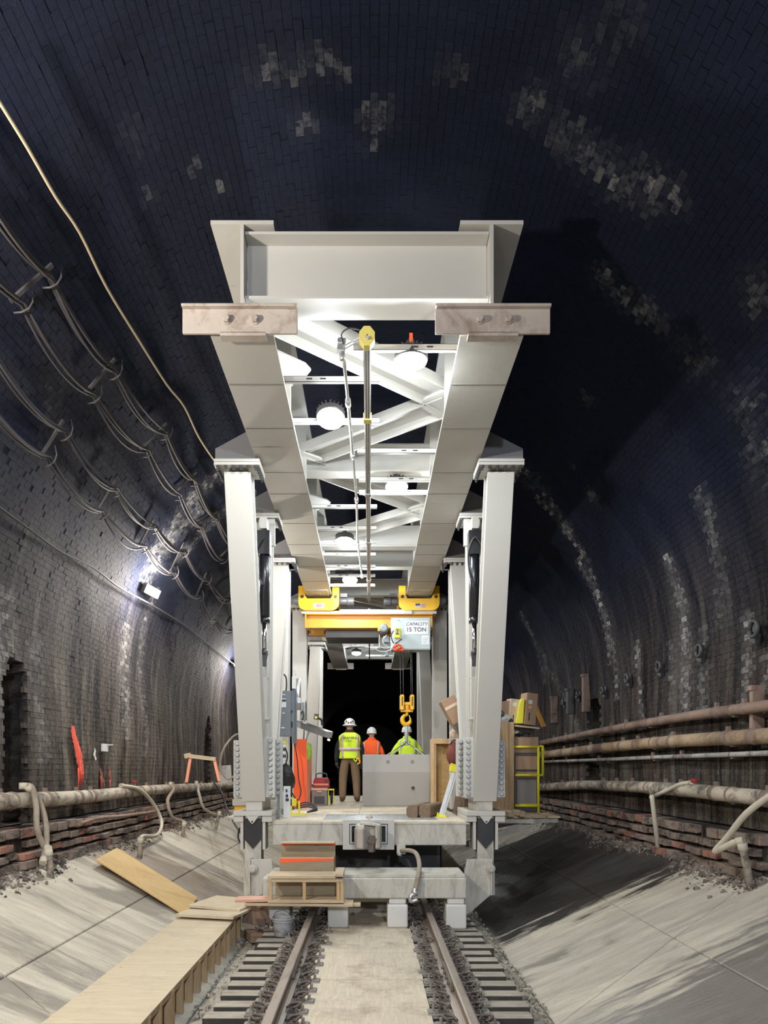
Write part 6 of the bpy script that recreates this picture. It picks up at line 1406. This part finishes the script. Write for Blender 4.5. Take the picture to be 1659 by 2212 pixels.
mb = MB(); mb.box(-1.24, -.32, 8.94, 9.3, Z(-1.625), Z(-1.59)); part(mb, 'bottom_board', 'pine_x', stp, bevel=.003)
mb = MB(); mb.rbox((-.86, 9.10, Z(-1.65)), (1.30, .30, .035), (0, .6, 0)); mb2 = part(mb, 'base_plank', 'pine_x', stp, bevel=.004)
mb = MB(); mb.rbox((-.40, 9.15, Z(-1.68)), (.56, .16, .03), (0, 0, 0)); part(mb, 'under_plank', 'pine_x', stp, bevel=.004)
mb = MB(); mb.rbox((-1.43, 9.08, Z(-1.60)), (.42, .26, .035), (0, -1, 0)); solo(mb, 'orange_tipped_board', 'orange_dusty', 'short board with orange paint at the foot of the left pin plate', 'board', (-1.43, 9.08, Z(-1.6)), bevel=.004)
# props under the left foot
mb = MB(); mb.beam((-1.50, 9.55, Z(-1.66)), (-1.22, 9.35, Z(-1.98)), .12, .05, up=(0, 1, 0)); solo(mb, 'timber_prop', 'wood_dirty_red', 'slanting brown timber prop under the left pin plate', 'timber', (-1.36, 9.45, Z(-1.8)), bevel=.005)
mb = MB(); mb.rbox((-1.50, 9.72, Z(-1.86)), (.30, .22, .34), (0, 12, 8)); solo(mb, 'timber_block', 'wood_dirty_red', 'stubby brown timber block under the left pin plate beside the walkway', 'timber', (-1.5, 9.72, Z(-1.86)), bevel=.008)
mb = MB(); mb.rbox((-1.44, 9.42, Z(-2.13)), (.26, .40, .10), (0, 6, 22)); solo(mb, 'timber_offcut', 'baulk', 'dark timber offcut on the ground beside the walkway end', 'timber', (-1.44, 9.42, Z(-2.13)), bevel=.008)
# bucket
bc = Vector((-1.055, 8.98, TT)); rt = thing('bucket', 'grey mortar-splashed bucket beside the left rail under the steps', 'bucket', bc)
bz = TT + .006; prof = [(.105, 0), (.108, .01), (.125, .17), (.134, .172), (.134, .185), (.128, .187), (.130, .205), (.140, .206), (.140, .22), (.130, .222), (.124, .215), (.104, .02), (.02, .015)]
mb = MB(); mb.lathe(prof, (bc.x, bc.y, bz), seg=28); part(mb, 'bucket_shell', 'box_dirty', rt)
mb = MB(); mb.tube(smooth_path([(bc.x - .13, bc.y, bz + .20), (bc.x - .08, bc.y - .02, bz + .29), (bc.x + .03, bc.y - .02, bz + .30), (bc.x + .13, bc.y, bz + .20)], 5), .004, 6); part(mb, 'bail_handle', 'dark_bolt', rt)
# ================================================================== WORKERS
def skin_body(joints, edges, radii, name, mats, parent, rule, sub=2):
    me = bpy.data.meshes.new('skel'); me.from_pydata([Vector(j) - OFF[parent.name] for j in joints], edges, [])
    o = bpy.data.objects.new('skel', me); COL.objects.link(o)
    sk = o.modifiers.new('skin', 'SKIN'); sk.use_smooth_shade = True; sk.branch_smoothing = 0.6
    for i, r in enumerate(radii):
        me.skin_vertices[0].data[i].radius = r if isinstance(r, tuple) else (r, r); me.skin_vertices[0].data[i].use_root = (i == 0)
    ss = o.modifiers.new('sub', 'SUBSURF'); ss.levels = sub; ss.render_levels = sub
    dg = bpy.context.evaluated_depsgraph_get(); nm = bpy.data.meshes.new_from_object(o.evaluated_get(dg)); bpy.data.objects.remove(o)
    nm.name = name; nm.materials.clear()
    for m in mats: nm.materials.append(M[m])
    off = OFF[parent.name]
    for p in nm.polygons: p.material_index = rule(p.center + off); p.use_smooth = True
    b = bpy.data.objects.new(name, nm); COL.objects.link(b); b.parent = parent; OFF[b.name] = off
    return b
def worker(base, H, label, coat, trousers, vest=None, turn=0.0, stoop=0.0, armsL=None, armsR=None, helmet='helmet', brim=True, sticker=False, hood=None):
    """back view, facing away from the photographer; base = point between the feet"""
    B = Vector(base); k = H / 1.76; root = thing('person', label, 'person', B)
    ct, st_ = math.cos(turn), math.sin(turn)
    def P(x, y, z):
        y = y + stoop * max(0, z - .95) ; z = z - stoop * .12 * max(0, z - .95)
        return B + Vector((x * ct - y * st_, x * st_ + y * ct, z)) * k
    AL = armsL or [(-.27, .02, 1.16), (-.29, .08, .93), (-.28, .11, .86)]
    AR = armsR or [(.27, .02, 1.16), (.28, .10, .93), (.27, .13, .86)]
    J = [P(0, 0, .97), P(0, -.01, 1.12), P(0, -.01, 1.30), P(0, 0, 1.43), P(0, .01, 1.52), P(0, .03, 1.60), P(0, .03, 1.70),
         P(-.10, 0, .93), P(-.145, .02, .52), P(-.155, -.02, .12), P(-.155, .0, .068), P(-.175, .14, .048),
         P(.10, 0, .93), P(.145, .03, .52), P(.16, -.01, .12), P(.16, .01, .068), P(.19, .15, .048),
         P(-.17, 0, 1.42), P(*AL[0]), P(*AL[1]), P(*AL[2]), P(.17, 0, 1.42), P(*AR[0]), P(*AR[1]), P(*AR[2])]
    E = [(0, 1), (1, 2), (2, 3), (3, 4), (4, 5), (5, 6), (0, 7), (7, 8), (8, 9), (9, 10), (10, 11), (0, 12), (12, 13), (13, 14), (14, 15), (15, 16), (3, 17), (17, 18), (18, 19), (19, 20), (3, 21), (21, 22), (22, 23), (23, 24)]
    Rr = [(.165, .13), (.15, .115), (.165, .12), (.12, .09), .055, .078, .082, .118, .098, .080, .062, .042, .118, .098, .080, .062, .042, .085, .058, .045, .035, .085, .058, .045, .035]
    Rr = [tuple(q * k for q in r) if isinstance(r, tuple) else r * k for r in Rr]
    zs = B.z
    def rule(c):
        z = (c.z - zs) / k
        if z < .11: return 2
        if z < .96 and abs((c - B).x * ct + (c - B).y * st_) / k < .225: return 1
        if z > 1.535: return 3
        return 0
    body = skin_body(J, E, Rr, 'body', [coat, trousers, 'boot', 'skin'], root, rule)
    # head details: ears, nose
    hd = P(0, .03, 1.655)
    mb = MB()
    for s in (-1, 1):
        e = P(s * .083, .02, 1.64); mb.lathe([(.004, -.018), (.020, -.012), (.026, 0), (.020, .018), (.004, .026)], e, 'z', 8, sx=.4)
    nz = P(0, .125, 1.635); mb.lathe([(.004, -.02), (.016, -.015), (.012, .01), (.005, .03)], nz, 'z', 8); part(mb, 'ears_and_nose', 'skin', root)
    mb = MB()
    for s in (-1, 1): mb.lathe([(.003, -.008), (.011, 0), (.003, .008)], P(s * .033, .108, 1.665), 'z', 8)
    part(mb, 'eyes', 'dark_plastic', root)
    # neck hair / collar
    mb = MB(); r0 = .082 * k
    vs = []
    mb.lathe([(.068 * k, -.03), (.100 * k, .0), (.100 * k, .035), (.090 * k, .075 if vest else .055), (.08 * k, .08 if vest else .06)], P(0, .015, 1.49), seg=20); part(mb, 'collar', hood or coat, root)
    # hands with five fingers
    for nm, A_, s in (('hand', AL, -1), ('hand', AR, 1)):
        w0, w1 = P(*A_[1]), P(*A_[2]); d = (w1 - w0).normalized(); side = Vector((0, 1, 0)); side = (side - d * side.dot(d)).normalized(); nn = d.cross(side)
        mb = MB(); pc_ = w1 + d * .03 * k
        mb.tube([w1 - d * .01, w1 + d * .02 * k, w1 + d * .075 * k, w1 + d * .085 * k], [.028 * k, .036 * k, .036 * k, .022 * k], 10)
        for f, (o_, ln) in enumerate(((-.030, .055), (-.010, .066), (.010, .070), (.030, .062))):
            q = w1 + side * o_ * k + d * .07 * k; mb.tube([q, q + d * ln * .5 * k - nn * s * .006, q + d * ln * .85 * k - nn * s * .022, q + d * ln * k - nn * s * .038], [.0095 * k, .009 * k, .0085 * k, .006 * k], 7)
        q = w1 + side * .034 * k + d * .015 * k; mb.tube([q, q + side * .025 * k + d * .02 * k, q + side * .034 * k + d * .05 * k], [.012 * k, .011 * k, .008 * k], 7)
        part(mb, nm, 'glove', root)
    # clothing shell
    def tor(a, z, off=0.0):
        T = [(.935, .205, .145), (1.0, .205, .147), (1.12, .200, .143), (1.25, .212, .150), (1.36, .222, .150), (1.43, .212, .132), (1.475, .155, .105), (1.505, .095, .085)]
        for (za, xa, ya), (zb, xb, yb) in zip(T[:-1], T[1:]):
            if z <= zb:
                t = (z - za) / (zb - za); rx, ry = xa + (xb - xa) * t, ya + (yb - ya) * t; break
        else: rx, ry = T[-1][1:]
        c, s_ = math.cos(a), math.sin(a); e = .78
        sx = math.copysign(abs(c) ** e, c) * (rx + off); sy = math.copysign(abs(s_) ** e, s_) * (ry + off)
        wr = .004 * math.sin(a * 5 + z * 30) + .003 * math.sin(a * 9 - z * 47)
        return P(sx * (1 + wr * 4), sy * (1 + wr * 4) - .005, z)
    def patch(a0, a1, z0, z1, off, na, nz_):
        vs = []; 
        for i in range(nz_ + 1):
            for j in range(na + 1): vs.append(tor(a0 + (a1 - a0) * j / na, z0 + (z1 - z0) * i / nz_, off))
        m = na + 1; return vs, [(i * m + j, i * m + j + 1, (i + 1) * m + j + 1, (i + 1) * m + j) for i in range(nz_) for j in range(na)]
    cloth = vest or coat
    mb = MB(); vs, fs = patch(0, 2 * math.pi, .945, 1.503, .010 if vest else .004, 40, 22); mb.add(vs, fs, True); sh = part(mb, 'safety_vest' if vest else 'jacket', cloth, root)
    sh_m = sh.modifiers.new('thick', 'SOLIDIFY'); sh_m.thickness = .006; sh_m.offset = 1
    o2 = .019 if vest else .013
    def stripe(a0, a1, z0, z1, mat, off, nm='reflective_stripe'):
        mb = MB(); vs, fs = patch(a0, a1, z0, z1, off, max(2, int(abs(a1 - a0) * 8)), max(2, int((z1 - z0) * 30))); mb.add(vs, fs, True); q = part(mb, nm, mat, sh); md = q.modifiers.new('thick', 'SOLIDIFY'); md.thickness = .002; md.offset = 1
    B0 = -math.pi / 2
    if vest:
        for s in (-1, 1):
            stripe(B0 + s * .70 - .16, B0 + s * .70 + .16, .96, 1.46, 'tape_pink', o2, 'stripe_border'); stripe(B0 + s * .70 - .10, B0 + s * .70 + .10, .96, 1.46, 'reflect', o2 + .004)
        stripe(0, 2 * math.pi, 1.105, 1.185, 'tape_pink', o2 + .003, 'stripe_border'); stripe(0, 2 * math.pi, 1.12, 1.17, 'reflect', o2 + .008)
    else:
        stripe(0, 2 * math.pi, 1.06, 1.115, 'reflect', o2)
        for s in (-1, 1): stripe(B0 + s * .78 - .09, B0 + s * .78 + .09, 1.12, 1.44, 'reflect', o2)
    # helmet
    hc_ = P(0, .025, 1.70); hk_ = k
    mb = MB(); mb.lathe([(.118 * hk_, -.035 * hk_), (.120 * hk_, -.01 * hk_), (.115 * hk_, .03 * hk_), (.098 * hk_, .07 * hk_), (.065 * hk_, .102 * hk_), (.02 * hk_, .115 * hk_)], hc_, seg=28, sy=1.1)
    for q in (-.03, 0, .03): mb.tube([hc_ + Vector((q, -.11, .02)) * hk_, hc_ + Vector((q, -.085, .075)) * hk_, hc_ + Vector((q, 0, .113)) * hk_, hc_ + Vector((q, .085, .075)) * hk_, hc_ + Vector((q, .11, .02)) * hk_], .008, 6)
    hl = part(mb, 'hard_hat', helmet, root, 'white hard hat')
    mb = MB(); r1_ = .158 if brim else .128
    mb.lathe([(.112 * hk_, -.028 * hk_), (r1_ * hk_, -.045 * hk_), (r1_ * hk_, -.038 * hk_), (.115 * hk_, -.015 * hk_)], hc_, seg=28, sy=1.08); part(mb, 'brim', helmet, hl)
    if sticker:
        for a in (-2.2, -1.75, -1.3, -.9, -2.7):
            mb = MB(); q = hc_ + Vector((.112 * math.cos(a), .122 * math.sin(a), .022 + .02 * math.sin(a * 5))) * hk_; mb.lathe([(.003, -.022), (.020, -.012), (.022, 0), (.018, .014), (.003, .022)], q, 'z', 8); part(mb, 'sticker', 'sticker', hl)
    return root, P, sh
w1, P1, v1 = worker((-.455, 16.3, DK), 1.80, 'person standing in lime vest over dark jacket, brown trousers and stickered full-brim hard hat', 'jacket_dark', 'trousers', 'hivis', turn=.05, sticker=True, hood='jacket_dark')
q = P1(0, -.175, 1.385); text_mesh('SKANSKA', .072, v1, 'ink', q, (R(90), 0, R(3)), label='black back lettering', bold=.001)
q = P1(0, -.180, 1.315); text_mesh('- 7X7 -', .060, v1, 'ink', q, (R(90), 0, R(3)), label='black back lettering')
c = P1(.13, -.14, .93); mb = MB()
mb.tube(smooth_path([c + Vector((-.06, 0, .02)), c + Vector((.0, -.02, -.05)), c + Vector((.04, 0, .03)), c + Vector((.08, -.01, -.06)), c + Vector((.03, 0, -.11))], 5), .013, 6); part(mb, 'lanyard', 'bright_yellow', w1, 'yellow lanyard at the hip')
w2, P2, v2 = worker((.03, 17.6, DK), 1.68, 'person in a bright orange jacket and white hard hat behind the concrete block', 'orange_cloth', 'trousers_dark', None, turn=-.1, brim=False, armsR=[(.27, .0, 1.16), (.29, .12, .98), (.27, .2, .95)], hood='orange_cloth')
w3, P3, v3 = worker((.86, 17.1, DK), 1.72, 'person in a lime green jacket and white hard hat behind the crane hook', 'hivis', 'trousers_dark', None, turn=.05, stoop=.22, brim=False, armsL=[(-.32, .05, 1.18), (-.40, .2, 1.02), (-.38, .26, 1.0)], armsR=[(.32, .05, 1.18), (.40, .2, 1.02), (.38, .26, 1.0)], hood='hivis')

# group names for the repeated kinds
GROUPS = {'drain_hose': 'drain hoses along the wall pipes', 'drain_stub': 'pipe stubs in the concrete slopes', 'cable_hanger': 'cable hangers in the left vault', 'cable_bundle': 'cable bundles in the left vault',
          'wall_or_added_lamp': 'tunnel wall lamps and an added fill lamp', 'wall_ring': 'iron rings on the right wall', 'wall_strap': 'iron straps on the right wall', 'pipe': 'pipes along the tunnel walls', 'person': 'workers on the deck',
          'cardboard_box': 'cardboard boxes around the right leg', 'timber_baulk': 'baulks on the deck edge', 'hydraulic_hose': 'hoses by the left front leg', 'paint_mark': 'paint marks on the left wall',
          'rail': 'running rails', 'plywood_sheet': 'plywood sheets on the ground', 'board': 'boards at the walkway end', 'crumpled_wrapping': 'wrapping on the crate top', 'loose_scrap': 'scrap above the cabinet', 'switchboard': 'grey electrical boxes', 'timber_crate': 'pine crates', 'valve_handle': 'red valve handles'}
for o in list(scene.objects):
    if o.parent is None and 'category' in o and 'group' not in o:
        k = o.name.split('.')[0]
        if k in GROUPS: o['group'] = GROUPS[k]
